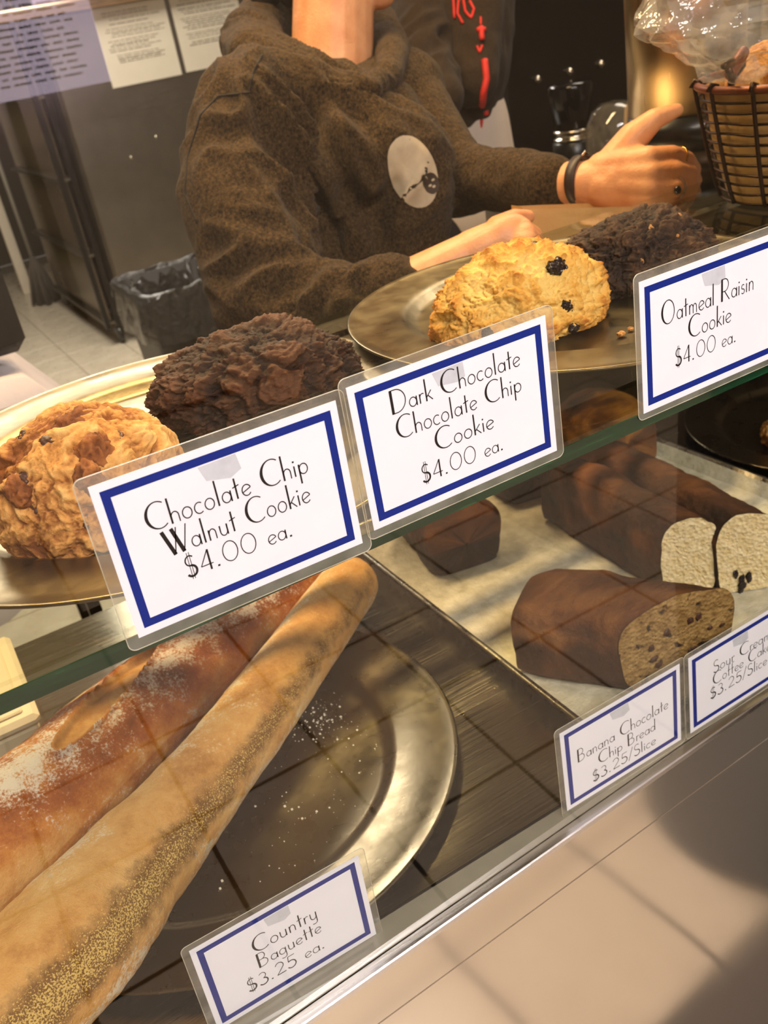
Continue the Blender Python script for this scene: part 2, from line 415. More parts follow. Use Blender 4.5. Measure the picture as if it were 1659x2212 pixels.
    if ch == 'W': return 1.04, [L((.02, 1), (.34, 0), w=.15), L((.34, 0), (.62, 1)), L((.42, 1), (.72, 0), w=.15), L((.72, 0), (1.04, 1))]
    if ch == 'R': return .72, [L((.07, 0), (.07, 1), w=.12), [(.02, 1, TH), (.28, 1, TH)] + arc(.28, .72, .26, .28, 90, -90, 16) + [(.07, .44, TH)], L((.26, .44), (.62, 0), w=.05)]
    if ch == 'B': return .7, [L((.07, 0), (.07, 1), w=.12), [(.02, 1, TH), (.26, 1, TH)] + arc(.26, .76, .22, .24, 90, -90, 12), [(.07, .52, TH), (.3, .52, TH)] + arc(.3, .26, .27, .26, 90, -90, 14) + [(.02, 0, TH)]]
    return .3, []
def ribbon(g, pts, M):
    n = len(pts); vs = []
    for i in range(n):
        x, y, w_ = pts[i]; a = pts[max(i - 1, 0)]; b = pts[min(i + 1, n - 1)]
        dx, dy = b[0] - a[0], b[1] - a[1]; l = math.hypot(dx, dy) or 1; nx, ny = -dy / l, dx / l
        e = 0
        if n == 2: pass
        vs.append(M((x + nx * w_ / 2, y + ny * w_ / 2))); vs.append(M((x - nx * w_ / 2, y - ny * w_ / 2)))
    g.add(vs, [(2 * i, 2 * i + 1, 2 * i + 3, 2 * i + 2) for i in range(n - 1)])
def textline(g, s, x0, x1, base, capmax, M):
    """set s between x0..x1 (mm) on the baseline"""
    wd = 0; items = []
    for ch in s:
        if ch == ' ': wd += .42; continue
        a, st = glyph(ch); items.append((wd, st)); wd += a + .05
    sc_ = (x1 - x0) / wd; hy = capmax
    for off, st in items:
        for p in st: ribbon(g, [(x0 + (off + q[0]) * sc_, base + q[1] * hy, q[2] * (sc_ + hy) / 2) for q in p], M)
paper = NM('card_paper'); v = paper.coord(); paper.set(col=paper.mix(paper.noise(v, 30), '#e6e6f2', '#f2f2f9'), rough=.45, spec=.3)
blue = NM('blue_border_ink'); v = blue.coord(); blue.set(col=blue.mix(blue.noise(v, 60), '#0d2379', '#132b88'), rough=.45, spec=.3)
ink = plain('black_ink', '#120d0c', .45)
tape = plain('tape_patch', '#c9ccd6', .25, var=.2, nscale=120)
lam = fresnel_clear('laminate', (.93, .92, .88, 1), 1.5, .08, .10, (.85, .82, .74, 1), bumpn=(60, .0006))
CW, CH = 127.0, 83.3
def sign(label, lines, x, y, z, rot, dx=0, dz=0, lm=(5, 5, 5, 5), bend=0):
    t = thing('price_sign', label, 'sign', (x, y, z), 'laminated price signs')
    rm = Matrix.Rotation(R(rot), 3, 'Y')
    o0 = V((x + dx / 1000, y, z + dz / 1000))
    def T3(px_, pz_, d=0): return o0 + rm @ V((px_ / 1000, -d / 1000, pz_ / 1000))
    def slab(a, b, d0, d1):
        g = G(); vs = [T3(px_, pz_, d) for d in (d0, d1) for px_, pz_ in ((a[0], a[1]), (b[0], a[1]), (b[0], b[1]), (a[0], b[1]))]
        g.add(vs, [(0, 3, 2, 1), (4, 5, 6, 7), (0, 1, 5, 4), (1, 2, 6, 5), (2, 3, 7, 6), (3, 0, 4, 7)]); return g
    cdo = mk('card', slab((0, 0), (CW, CH), .7, 1.0), paper.m, t)
    g = G(); i0, i1 = 4.0, 8.2
    def fr_(a0, a1, b0, b1): g.add([T3(a0, b0, 1.06), T3(a1, b0, 1.06), T3(a1, b1, 1.06), T3(a0, b1, 1.06)], [(0, 1, 2, 3)])
    fr_(i0, CW - i0, i0, i1); fr_(i0, CW - i0, CH - i1, CH - i0); fr_(i0, i1, i1, CH - i1); fr_(CW - i1, CW - i0, i1, CH - i1)
    mk('border', g, blue.m, cdo)
    g = G()
    for s, x0, x1, b, h in lines: textline(g, s, x0, x1, b, h, lambda p: T3(p[0], p[1], 1.09))
    mk('lettering', g, ink, cdo)
    g = G(); cx = 60; rr = random.Random(len(label)); P_ = [(cx - 9 + rr.uniform(-1, 1), CH - 9), (cx + 10, CH - 8.6), (cx + 11 + rr.uniform(-1, 1), CH - 17), (cx + 5, CH - 19 + rr.uniform(-1, 1)), (cx - 7, CH - 17)]
    g.add([T3(a, b, 1.075) for a, b in P_], [tuple(range(5))]); mk('tape', g, tape, cdo, label='grey smudged piece of tape')
    # laminate pouch: clear sheet with rounded corners around the card
    l, r_, b, tp = lm; out = []
    for cx_, cz_, a0 in ((CW + r_ - 4, CH + tp - 4, 0), (-l + 4, CH + tp - 4, 90), (-l + 4, -b + 4, 180), (CW + r_ - 4, -b + 4, 270)):
        for k in range(7): a = R(a0 + 15 * k); out.append((cx_ + 4 * cos(a), cz_ + 4 * sin(a)))
    inn = []
    for (px_, pz_) in out: inn.append((min(max(px_, 0), CW), min(max(pz_, 0), CH)))
    n = len(out); g = G()
    vs = [T3(a, c_, 1.0) for a, c_ in out] + [T3(a, c_, 1.0) for a, c_ in inn] + [T3(a, c_, .6) for a, c_ in out] + [T3(a, c_, .6) for a, c_ in inn]
    fs = []
    for i in range(n):
        j = (i + 1) % n; fs += [(i, j, n + j, n + i), (2 * n + i, 3 * n + i, 3 * n + j, 2 * n + j), (i, 2 * n + i, 2 * n + j, j)]
    g.add(vs, fs); lbo = mk('laminate_border', g, lam, t)
    # rim of the pouch catches the light
    g = G(); g.tube([T3(a, c_, .8) for a, c_ in out], .00028, 5, closed=True); mk('laminate_edge', g, fresnel_clear('laminate_rim_%d' % len(lines), (.8, .78, .7, 1), 1.5, .2, .5, (.9, .85, .7, 1)), lbo)
    return t
SH = 1.170
sign('laminated price sign reading Chocolate Chip Walnut Cookie, leftmost on the shelf edge', [('Chocolate Chip', 20, 106, 51.5, 14), ('Walnut Cookie', 25, 104, 35.5, 14), ('$4.00 ea.', 31, 91, 20.5, 12.5)], 0, 0, SH, .9, 0, -1.2, (6, 5, 6, 5))
sign('laminated price sign reading Dark Chocolate Chocolate Chip Cookie, middle of the shelf edge', [('Dark Chocolate', 23, 108, 60.5, 12.8), ('Chocolate Chip', 24, 107, 45.5, 12.8), ('Cookie', 46, 86, 30.5, 12.8), ('$4.00 ea.', 34, 91, 15, 11.5)], .1351, 0, SH, 0, 0, 1.0, (4, 5, 5, 5))
sign('laminated price sign reading Oatmeal Raisin Cookie, rightmost on the shelf edge', [('Oatmeal Raisin', 17, 97, 52, 14), ('Cookie', 39, 77, 37, 14), ('$4.00 ea.', 27, 82, 22, 12)], .3311, 0, SH, 0, 0, 0, (4, 5, 4, 5))
DK = .8206
LY = .0455
sign('laminated price sign reading Country Baguette, behind the lower glass', [('Country', 39, 89, 49, 15), ('Baguette', 39, 89, 34, 13.5), ('$3.25 ea.', 27, 89, 17, 13)], -.0342, LY, DK, 1.2, 0, 3)
sign('laminated price sign reading Banana Chocolate Chip Bread, left of the Sour Cream sign', [('Banana Chocolate', 15, 114, 44, 13), ('Chip Bread', 36, 99, 29, 12.5), ('$3.25/Slice', 28, 99, 13.5, 12)], .2756, LY, DK, 0, 0, 3)
sign('laminated price sign reading Sour Cream Coffee Cake, right of the Banana sign', [('Sour Cream', 28, 100, 51, 13), ('Coffee Cake', 28, 100, 38, 13), ('$3.25/Slice', 24, 96, 24, 12.5)], .4138, LY, DK, -1.0, 0, 3)

# ------------------------------------------------------------------ platters
def platter(label, c, r, z, mat, name='platter', well=.72, h=.015, grp=None, tilt=0):
    prof = [(0.001, .0015), (r * well * .5, .0015), (r * well - .008, .0015), (r * well - .002, .003), (r * well + .003, .0075), (r * well + .010, .0105),
            (r * .93, h - .0015), (r - .004, h), (r - .0015, h + .001), (r, h), (r - .001, h - .0012), (r - .004, h - .0014), (r * .93, h - .003), (r * well + .010, .009), (r * well + .003, .0055), (r * well - .004, 0), (.001, 0)]
    g = G(); g.lathe((c[0], c[1], z), prof, 128)
    if tilt: g.v = [(p[0], p[1], p[2] + (c[0] + r - p[0]) * tilt) for p in g.v]
    return tag(mk(name, g, mat, None, True), label, 'platter', grp)
PL = steel('brass_steel_platter', '#83775b', .34, (3, 3, 3), .08, bump=.0006)
platter('round steel platter with rim under the two cookies by the Walnut Cookie sign', (.086, .206), .2015, 1.1702, PL, h=.011)
platter('round steel platter under the raisin scone and dark oat cookie', (.446, .197), .1915, 1.1702, PL, h=.011, tilt=.025)
PL2 = steel('lower_steel_platter', '#837862', .30, (3, 3, 3), .08, bump=.0004)
platter('large round steel platter on the lower deck holding the baguettes', (.0575, .277), .2235, .8202, PL2, well=.71)
platter('round steel platter at the right edge of the lower deck with cookies', (.985, .36), .175, .8202, PL2)

# ------------------------------------------------------------------ cookies
def crust_mat(name, lo, mid, hi, spots=None, rough=.75, bump=.0016):
    n = NM(name); v = n.coord(); a = n.attr('crust_tone')
    f = n.math('ADD', a, n.math('MULTIPLY', n.math('SUBTRACT', n.noise(v, 55, 8, .65), .5), .75))
    c = n.ramp(f, [(.12, lo), (.45, mid), (.78, hi)])
    if spots:
        s_ = n.noise(v, 130, 4, .6); c = n.mix(n.mr(s_, .60, .68), c, spots)
    n.set(col=c, rough=rough, spec=.35)
    n.bump(n.math('ADD', n.noise(v, 260, 8, .7), n.math('MULTIPLY', n.voro(v, 180), .8)), bump); return n.m
def ico(sub):
    import bmesh
    bm = bmesh.new(); bmesh.ops.create_icosphere(bm, subdivisions=sub, radius=1.0)
    v = [tuple(p.co) for p in bm.verts]; f = [tuple(q.index for q in p.verts) for p in bm.faces]; bm.free(); return v, f
ICO = {6: ico(6), 7: ico(7), 3: ico(3), 4: ico(4)}
def lump(center, rad, seed, sub, amp=(.10, .06, .025), flat=.35, freq=1.5, ang=0, base=None, ridged=True, power=1.0):
    """a rough mound: returns verts, faces, bake attribute"""
    v, f = ICO[sub]; out = []; crust_tone = []; sd = V((seed * 7.3, seed * 3.1, seed * 5.7)); rz = Matrix.Rotation(R(ang), 3, 'Z')
    mr_ = (rad[0] + rad[1] + rad[2]) / 3
    for p in v:
        p = V(p); q = V((p.x * rad[0], p.y * rad[1], p.z * rad[2])) / mr_ * freq + sd
        big = NZ.noise(q) 
        lu = NZ.noise(q * 2.3); lc = 1 - abs(lu) * 2
        qw = q + nvec(q * 1.9) * .35 + nvec(q * 6) * .09
        cell = NZ.voronoi(qw * 1.15)[0]; ck = min(1, (cell[1] - cell[0]) * 3.0); ck *= .4 + .6 * min(1, abs(NZ.noise(q * 1.1 + V((5, 5, 5)))) * 3)
        fine = NZ.fractal(qw * 11, .6, 2.2, 5) * .9 - max(0, .12 - abs(NZ.noise(qw * 4.1))) * 7.0 * max(0, .4 + NZ.noise(q * 1.7))
        mid = .75 * NZ.noise(qw * 2.9 + V((3, 1, 2))) + .55 * NZ.noise(qw * 6.0)
        d = amp[0] * big + amp[1] * (ck - .6) * 1.1 + amp[2] * fine + amp[1] * .7 * mid
        r = 1 + d
        w_ = V((p.x * rad[0], p.y * rad[1], p.z * rad[2])) * r
        if w_.z < -flat * rad[2]: w_.z = -flat * rad[2] + (w_.z + flat * rad[2]) * .12
        w_ = rz @ w_
        out.append(w_); crust_tone.append(.45 + big * .35 + (ck - .6) * .35 + fine * .30 + mid * .25)  # cracks and hollows take the low tone, lumps the high one
    zmin = min(p.z for p in out); c = V(center)
    bz = c.z if base is None else base
    out = [(p.x + c.x, p.y + c.y, p.z - zmin + bz) for p in out]
    return out, f, crust_tone
ck_gold = crust_mat('golden_cookie', '#8f5220', '#dd9f55', '#efc078', None, .8)
ck_choc = crust_mat('dark_cookie', '#1d0e06', '#442812', '#5f3a20', None, .62, .0014)
ck_oat = crust_mat('oat_cookie', '#1f130a', '#3d2817', '#523821', '#604226', .7, .0014)
ck_scone = crust_mat('scone_crust', '#eec872', '#e4aa4a', '#c06e25', None, .75)
nutm = crust_mat('walnut_bump', '#6d3814', '#96582a', '#b5743c', None, .75)
chipm = plain('chocolate_chip', '#4a2c20', .45, bump=.0004)
raism = NM('raisin'); v = raism.coord(); raism.set(col=raism.mix(raism.noise(v, 90), '#0b0708', '#2a1a18'), rough=.28); raism.bump(raism.voro(v, 320), .002); raism = raism.m
def surf_pt(verts, cpt, px_dir):
    """point of the crust met when coming in along px_dir from outside"""
    best = None; d = V(px_dir).normalized(); c = V(cpt)
    for p in verts[::1]:
        q = V(p) - c; t = q.dot(d)
        if t > 0:
            off = (q - d * t).length
            if best is None or off < best[0]: best = (off, p)
    return V(best[1])
def bits(parent, verts, center, dirs, name, mat, size, seed=1, sink=.45, fl=.6):
    for k, dr in enumerate(dirs):
        p = surf_pt(verts, center, dr[:3]); s = size * (dr[3] if len(dr) > 3 else 1)
        d = V(dr[:3]).normalized(); c = p - d * s * sink
        vv, ff, bb = lump((0, 0, 0), (s, s * .8, s * fl), seed + k * 1.7, 4, (.25, .2, .04), flat=2, freq=1.2, ang=k * 47)
        zc = sum(q[2] for q in vv) / len(vv); q_ = d.to_track_quat('Z', 'Y').to_matrix()
        g = G(); g.add([c + q_ @ V((q[0], q[1], q[2] - zc)) for q in vv], ff); mk(name, g, mat, parent, True, {'crust_tone': bb})
def cookie(name, label, cat, center, rad, seed, mat, flat=.35, freq=1.5, ang=0, amp=(.10, .06, .03), grp=None):
    t = thing(name, label, cat, (center[0], center[1], center[2]), grp)
    v, f, b = lump(center, rad, seed, 7, amp, flat, freq, ang)
    g = G(); g.v = v; g.f = f
    mk('crumb_body', g, mat, t, True, {'crust_tone': b}); return t, v
VC = V((-0.045, -.402, 1.416))
PZ1 = 1.1722
c1 = (.018, .140, PZ1)
t, vv = cookie('walnut_cookie', 'golden chocolate chip walnut cookie behind the leftmost price sign', 'cookie', c1, (.060, .056, .052), 3, ck_gold, .32, 1.35, 20, (.10, .07, .016))
cc = V((c1[0], c1[1], PZ1 + .026))
bits(t, vv, cc, [(.15, -.1, 1, 1.5), (.1, -.75, .62, 1.1), (-.05, -.85, .35, .9), (-.6, -.5, .3)], 'walnut_piece', nutm, .0115, 5, .30)
bits(t, vv, cc, [(-.3, -.45, .75, 1.2), (-.8, -.6, .5, 1.1), (-.75, -.8, .25), (-.55, .1, .9, .9), (.35, -.5, .5, .7), (-.25, -.95, -.05, .9)], 'chocolate_chip', chipm, .0070, 9, .5)
c2 = (.168, .220, PZ1)
t, vv = cookie('dark_chocolate_cookie', 'dark chocolate chip cookie lying behind the golden walnut cookie', 'cookie', c2, (.079, .054, .045), 11, ck_choc, .3, 1.7, -22, (.12, .09, .04))
PZ2 = lambda x: 1.1722 + (.6375 - x) * .025
c3 = (.372, .172, PZ2(.372) - .0008)
t, vv = cookie('raisin_scone', 'pale golden raisin scone behind the Dark Chocolate sign', 'scone', c3, (.071, .054, .049), 21, ck_scone, .3, 1.6, -10, (.13, .08, .035))
cc = V((c3[0], c3[1], PZ2(.372) + .026))
bits(t, vv, cc, [(.22, -.55, .42, 1.35), (.35, -.1, .85, .9), (-.95, -.55, -.15, 1.0), (.1, -.9, .0, .8), (.2, -.95, -.35, .8)], 'raisin', raism, .0075, 15, .35)
c4 = (.510, .190, PZ2(.510) - .0008)
t, vv = cookie('dark_oat_cookie', 'dark brown oat cookie behind the scone and the Oatmeal Raisin sign', 'cookie', c4, (.066, .050, .044), 33, ck_oat, .3, 1.7, -15, (.12, .08, .04))
oat = plain('oat_flake', '#a8753c', .7)
bits(t, vv, V((c4[0], c4[1], PZ2(.51) + .025)), [(-.1, -.4, .9, .8), (-.2, -.6, .6, .9), (.5, -.55, .6, .9), (-.5, -.6, .1, .8), (.1, -.8, .35, .6)], 'oat_flake', oat, .0032, 3, .2, .35)
# crumbs and small cookies of the lower right platter
t, vv = cookie('orange_cookie', 'orange-brown cookie cut off by the right edge of the photo', 'cookie', (.925, .345, .8222), (.05, .045, .03), 41, ck_gold, .3, 1.5, 0)
for k, (x, y, z, s) in enumerate([(.405, .098, 1.178, .0035), (.418, .102, 1.1777, .0025), (.425, .092, 1.1775, .002)]):
    vv, ff, bb = lump((x, y, z), (s, s * .8, s * .6), k + 50, 3, (.2, .2, .05), 1)
    tag(mk('crumb', G_of(vv, ff), ck_gold, None, True, {'crust_tone': bb}), ['largest golden crumb on the platter in front of the scone', 'middle golden crumb on the platter in front of the scone', 'smallest golden crumb on the platter, right of the other two'][k], 'crumb', 'crumbs beside the scone')
vv, ff, bb = lump((.86, .46, .8206), (.008, .006, .004), 60, 4, (.2, .2, .05), 1)
tag(mk('crumb', G_of(vv, ff), nutm, None, True, {'crust_tone': bb}), 'brown crumb lying alone on the steel deck behind the baking tray', 'crumb')

# ------------------------------------------------------------------ baking tray with parchment
TX0, TX1, TY0, TY1 = .338, .792, .035 + .03, .57
traym = steel('tray_aluminium', '#b5ad9c', .3, (6, 6, 6), .1, bump=.0008)
tray = thing('baking_tray', 'rectangular metal sheet pan lined with paper under the loaves', 'tray', ((TX0 + TX1) / 2, (TY0 + TY1) / 2, .8202))
def rr_loop(x0, x1, y0, y1, r, z, n=6):
    o = []
    for cx, cy, a0 in ((x1 - r, y1 - r, 0), (x0 + r, y1 - r, 90), (x0 + r, y0 + r, 180), (x1 - r, y0 + r, 270)):
        for k in range(n + 1): a = R(a0 + 90 * k / n); o.append((cx + r * cos(a), cy + r * sin(a), z))
    return o
def loops(g, ls, cap=False):
    n = len(ls[0]); vs = [p for l in ls for p in l]; fs = []
    for k in range(len(ls) - 1):
        for i in range(n): j = (i + 1) % n; fs.append((k * n + i, k * n + j, (k + 1) * n + j, (k + 1) * n + i))
    if cap: fs.append(tuple((len(ls) - 1) * n + i for i in range(n)))
    g.add(vs, fs)
g = G(); e = .012
ls = [rr_loop(TX0 + e * 1.0, TX1 - e, TY0 + e, TY1 - e, .012, .8202)]
ls += [rr_loop(TX0 + .004, TX1 - .004, TY0 + .004, TY1 - .004, .018, .8385), rr_loop(TX0 + .001, TX1 - .001, TY0 + .001, TY1 - .001, .02, .8395), rr_loop(TX0, TX1, TY0, TY1, .02, .8412), rr_loop(TX0 + .002, TX1 - .002, TY0 + .002, TY1 - .002, .019, .8426), rr_loop(TX0 + .006, TX1 - .006, TY0 + .006, TY1 - .006, .017, .8418),
       rr_loop(TX0 + .014, TX1 - .014, TY0 + .014, TY1 - .014, .012, .8222)]
loops(g, ls, True); mk('pan', g, traym, tray, True)
parch = NM('parchment'); v = parch.coord(); f = parch.noise(v, 70, 6)
parch.set(col=parch.ramp(f, [(.3, '#b6ad92'), (.7, '#d8d0b8')]), rough=.42, spec=.5); parch.bump(parch.noise(v, 160, 6), .002)
g = G(); zf = lambda x, y: .8234 + .0006 * NZ.noise(V((x * 30, y * 30, 0)))
g.grid(lambda a, b: ((TX0 + .016 + a * (TX1 - TX0 - .032)), (TY0 + .016 + b * (TY1 - TY0 - .032)), zf(a * .5, b * .5)), 50, 60)
mk('parchment_sheet', g, parch.m, tray, True)
g = G(); g.grid(lambda a, b: (TX1 - .017 + b * .012, TY0 + .02 + a * (TY1 - TY0 - .04), .8236 + b * .0185 + .0004 * NZ.noise(V((a * 9, b, 0)))), 50, 4)
mk('parchment_edge', g, parch.m, tray, True)

# ------------------------------------------------------------------ loaves
def loaf_mat(name, a, b, c):
    n = NM(name); v = n.coord(); f = n.math('ADD', n.attr('crust_tone'), n.math('MULTIPLY', n.math('SUBTRACT', n.noise(v, 25, 8, .6), .5), .7))
    n.set(col=n.ramp(f, [(.15, a), (.5, b), (.85, c)]), rough=.6, spec=.35); n.bump(n.math('ADD', n.noise(v, 150, 8, .7), n.math('MULTIPLY', n.voro(v, 90), .5)), .003); return n.m
def crumb_mat(name, a, b, holes, spots=None):
    n = NM(name); v = n.coord(); f = n.noise(v, 120, 6, .6)
    c = n.ramp(f, [(.35, a), (.65, b)]); vo = n.voro(v, 230); ho = n.math('MULTIPLY', n.mr(vo, .10, .22, 1, 0), n.mr(n.noise(v, 60), .45, .6))
    c = n.mix(ho, c, holes)
    if spots: c = n.mix(n.mr(n.noise(v, 70, 3, .5), .60, .66), c, spots)
    n.set(col=c, rough=.85, spec=.2); n.bump(n.math('ADD', f, n.math('MULTIPLY', n.voro(v, 260), 1.0)), .0015); return n.m
def loaf(name, label, p0, p1, wd, ht, z, mat, seed, cut=None, lobes=False, dome=.22, crack=.006, taper=.06, cutmat=None, tail=.02, skew=0, band=.5):
    """p0: (x,y) of the cut (or near) end, p1: far end; profile swept along"""
    p0 = V((*p0, 0)); p1 = V((*p1, 0)); ax = (p1 - p0); Ln = ax.length; ax.normalize(); sd = V((-ax.y, ax.x, 0)) * -1
    t = thing(name, label, 'loaf', (p0.x + ax.x * Ln / 2, p0.y + ax.y * Ln / 2, z))
    NS, NP = 90, 120; vs = []; crust_tone = []
    def prof(a):
        # a 0..1 around: returns (u across -0.5..0.5, w height 0..1)
        an = 2 * pi * a - pi / 2; cx = sin(an + pi / 2) ; 
        c_, s_ = cos(an), sin(an); e_ = .34
        u = math.copysign(abs(c_) ** e_, c_) * .5; w_ = math.copysign(abs(s_) ** (e_ if s_ < 0 else .5), s_) * .5 + .5
        u *= (.90 + .10 * min(1, w_ * 1.6)); return u, w_
    for i in range(NS + 1):
        s = i / NS
        endf = 1.0
        de = (1 - s) * Ln
        if de < tail * 1.6: endf = math.sqrt(max(0, 1 - (1 - de / (tail * 1.6)) ** 2)) * .22 + .78 if de > 1e-6 else .02
        d0 = s * Ln
        if cut is None and d0 < tail * 1.6: endf = math.sqrt(max(0, 1 - (1 - d0 / (tail * 1.6)) ** 2)) * .22 + .78 if d0 > 1e-6 else .02
        for j in range(NP):
            u, w_ = prof(j / NP)
            top = max(0, w_ - .6) / .4
            hgt = ht * (w_ + dome * top * (cos(u * pi) ** 1.2 if abs(u) < .5 else 0) * (1 - .25 * abs(2 * s - 1)))
            if lobes: hgt -= ht * .30 * math.exp(-((u) / .07) ** 2) * top
            pt = p0 + ax * (s * Ln) + sd * (u * wd * (endf)) + V((0, 0, z + hgt * (endf if endf > .1 else .5) + (0 if endf > .1 else .0)))
            if skew: pt += ax * (u * wd * skew * (1 - s))
            if endf < .1: pt = p0 + ax * (s * Ln) + V((0, 0, z + ht * .5)) + sd * (u * wd * .02)
            q = V((s * Ln * 26, u * wd * 26, hgt * 26)) + V((seed * 9.1, 0, 0))
            n1 = NZ.fractal(q, .9, 2, 5); n2 = NZ.noise(q * .6)
            ck = 0
            if crack and top > .3:
                mid = .06 * math.sin(s * 9 + seed) + .05 * NZ.noise(V((s * 12, seed, 0)))
                dd = abs(u - mid); ck = math.exp(-(dd / .03) ** 2) * (.4 + .6 * abs(NZ.noise(V((s * 8, seed, 3)))))
            nrm = (sd * u * 2 + V((0, 0, (w_ - .5) * 2))).normalized()
            amp = .0032 if w_ > .05 else .0003
            pt = pt + nrm * (n1 * amp + n2 * amp * 1.2) - V((0, 0, 1)) * ck * crack
            vs.append(tuple(pt)); crust_tone.append(.5 + n2 * .5 + n1 * .35 + (-.22 if w_ < .55 else 0) + .38 * math.exp(-((w_ - .72) / .09) ** 2) * (.6 + n2) * band + (.35 * ck))  # dark-brown lower sides with side shade put into the tone, tan band above
    g = G(); fs = []
    for i in range(NS):
        for j in range(NP):
            k = (j + 1) % NP; fs.append((i * NP + j, (i + 1) * NP + j, (i + 1) * NP + k, i * NP + k))
    fs.append(tuple(NS * NP + j for j in range(NP)))
    if cut is None: fs.append(tuple(range(NP))[::-1])
    g.v = vs; g.f = fs
    mk('crust', g, mat, t, True, {'crust_tone': crust_tone})
    if cut is not None:
        ring = [V(vs[j]) for j in range(NP)]; cen = sum(ring, V((0, 0, 0))) / NP; g = G(); vv = []
        K = 26
        for k in range(K):
            r = 1 - k / K
            for p in ring:
                q = cen + (p - cen) * r * (1 if k else .995)
                nn = NZ.fractal(q * 260, .8, 2, 4) * .0011 + (-abs(NZ.noise(q * 420)) * .0012)
                vv.append(tuple(q - ax * (.0004 + (nn if k else 0))))
        fs = []
        for k in range(K - 1):
            for j in range(NP):
                l = (j + 1) % NP; fs.append((k * NP + j, k * NP + l, (k + 1) * NP + l, (k + 1) * NP + j))
        fs.append(tuple((K - 1) * NP + j for j in range(NP))); g.v = vv; g.f = fs
        mk('cut_face', g, cutmat, t, True, label=cut)
        t['_c'] = 1; del t['_c']
        return t, cen, sd, ax
    return t, None, sd, ax
lm_dark = loaf_mat('coffee_cake_crust', '#251309', '#472612', '#774620')
lm_ban = loaf_mat('banana_crust', '#4c2d19', '#6d4020', '#96602f')
lm_gold = loaf_mat('golden_loaf_crust', '#2f190d', '#6a3d1b', '#b9782f')
cr_y = crumb_mat('yellow_crumb', '#dcc48c', '#efddb0', '#a0854c')
cr_b = crumb_mat('banana_crumb', '#8d6b3c', '#b3915a', '#5a3f22', '#3c2a20')
TZ = .8242
t, cen, sd, ax = loaf('banana_bread', 'cut brown banana chocolate chip bread, nearest loaf on the lined sheet pan', (.463, .107), (.380, .230), .092, .082, TZ, lm_ban, 2, 'speckled tan crumb with dark chocolate pieces', False, .12, .0, cutmat=cr_b, skew=-.95, band=1.9)
rr = random.Random(3)
for k in range(11):
    u, w_ = rr.uniform(-.42, .42) * .092, rr.uniform(-.7, .75) * .03
    p = cen + (sd - ax * .95) * u + V((0, 0, w_)) - ax * .0002
    vv, ff, bb = lump((0, 0, 0), (.0042 * rr.uniform(.6, 1.2), .0018, .0034 * rr.uniform(.7, 1.3)), k + 70, 3, (.3, .2, .05), 2)
    zc = sum(q[2] for q in vv) / len(vv); g = G(); g.add([p + V((q[0], q[1], q[2] - zc)) for q in vv], ff); mk('chocolate_piece', g, chipm, t, True)
loaf('coffee_cake', 'left half of the dark coffee cake, plain pale yellow cut face', (.566, .190), (.580, .425), .053, .084, TZ, lm_dark, 5, 'pale yellow crumb', False, .16, .004, cutmat=cr_y, tail=.03, skew=-.5)
t, cen, sd, ax = loaf('coffee_cake', 'right half of the dark coffee cake, dark berry in pale yellow cut face', (.611, .156), (.634, .42), .056, .086, TZ, lm_dark, 9, 'pale yellow crumb with a dark berry', False, .16, .004, cutmat=cr_y, tail=.03, skew=-.5)
for (u, w_, sx, sz) in ((.004, -.034, .005, .011), (-.002, -.026, .004, .007), (.010, -.020, .003, .006)):
    vv, ff, bb = lump((0, 0, 0), (sx, .003, sz), 90 + u * 1000, 3, (.3, .2, .05), 2); zc = sum(q[2] for q in vv) / len(vv)
    g = G(); g.add([cen + (sd - ax * .5) * -u + V((0, 0, w_)) + V((q[0], q[1], q[2] - zc)) for q in vv], ff); mk('berry', g, raism, t, True)
loaf('golden_loaf', 'crackled golden-topped loaf at the back of the sheet pan under the shelf', (.712, .440), (.735, .553), .110, .078, TZ, lm_gold, 8, None, False, .25, .010)
loaf('dark_loaf', 'dark brown loaf in shadow at the back left corner of the sheet pan', (.428, .400), (.455, .53), .105, .066, TZ, lm_dark, 12, None, False, .15, .0)
loaf('shadowed_loaf', 'dark loaf standing between the golden loaf and the corner loaf', (.585, .475), (.60, .55), .09, .065, TZ, lm_dark, 15, None, False, .15, .0)

# ------------------------------------------------------------------ baguettes
def bread_mat(name, base, flour, corn, fl_scale, cmix):
    n = NM(name); v = n.coord(); u = n.attr('ang'); 
    f1 = n.noise(v, 16, 8, .66); f2 = n.noise(v, 420, 4, .7); f3 = n.noise(v, 60, 6, .7)
    c = n.ramp(n.math('ADD', n.attr('tone'), n.math('ADD', n.math('MULTIPLY', f1, .62), n.math('ADD', n.math('MULTIPLY', f3, .26), n.math('MULTIPLY', f2, .12)))), base)
    fl = n.math('ADD', n.attr('flour'), n.math('ADD', n.math('MULTIPLY', n.math('SUBTRACT', f2, .5), 1.5), n.math('MULTIPLY', n.math('SUBTRACT', f3, .5), 1.5)))
    cs = n.math('ADD', n.attr('corn'), n.math('MULTIPLY', n.math('SUBTRACT', f3, .5), .9))
    c = n.mix(n.mr(cs, .22, .50, 0, .92), c, corn[0])
    c = n.mix(n.mr(fl, .45, .75), c, flour)
    cn = n.math('ADD', n.math('MULTIPLY', n.attr('corn'), .45), n.math('MULTIPLY', n.noise(v, 800, 3, .6), 1.0))
    c = n.mix(n.mr(cn, .76, .84, 0, .85), c, corn[1])
    c = n.mix(n.mr(n.attr('slash'), .2, .6, 0, .8), c, n.mix(n.mr(n.noise(v, 70, 6, .6), .4, .6), '#a9763a', '#c39a5c'))
    n.set(col=c, rough=.72, spec=.3); n.bump(n.math('ADD', f2, n.math('MULTIPLY', n.noise(v, 900, 2), .6)), .0009); return n.m
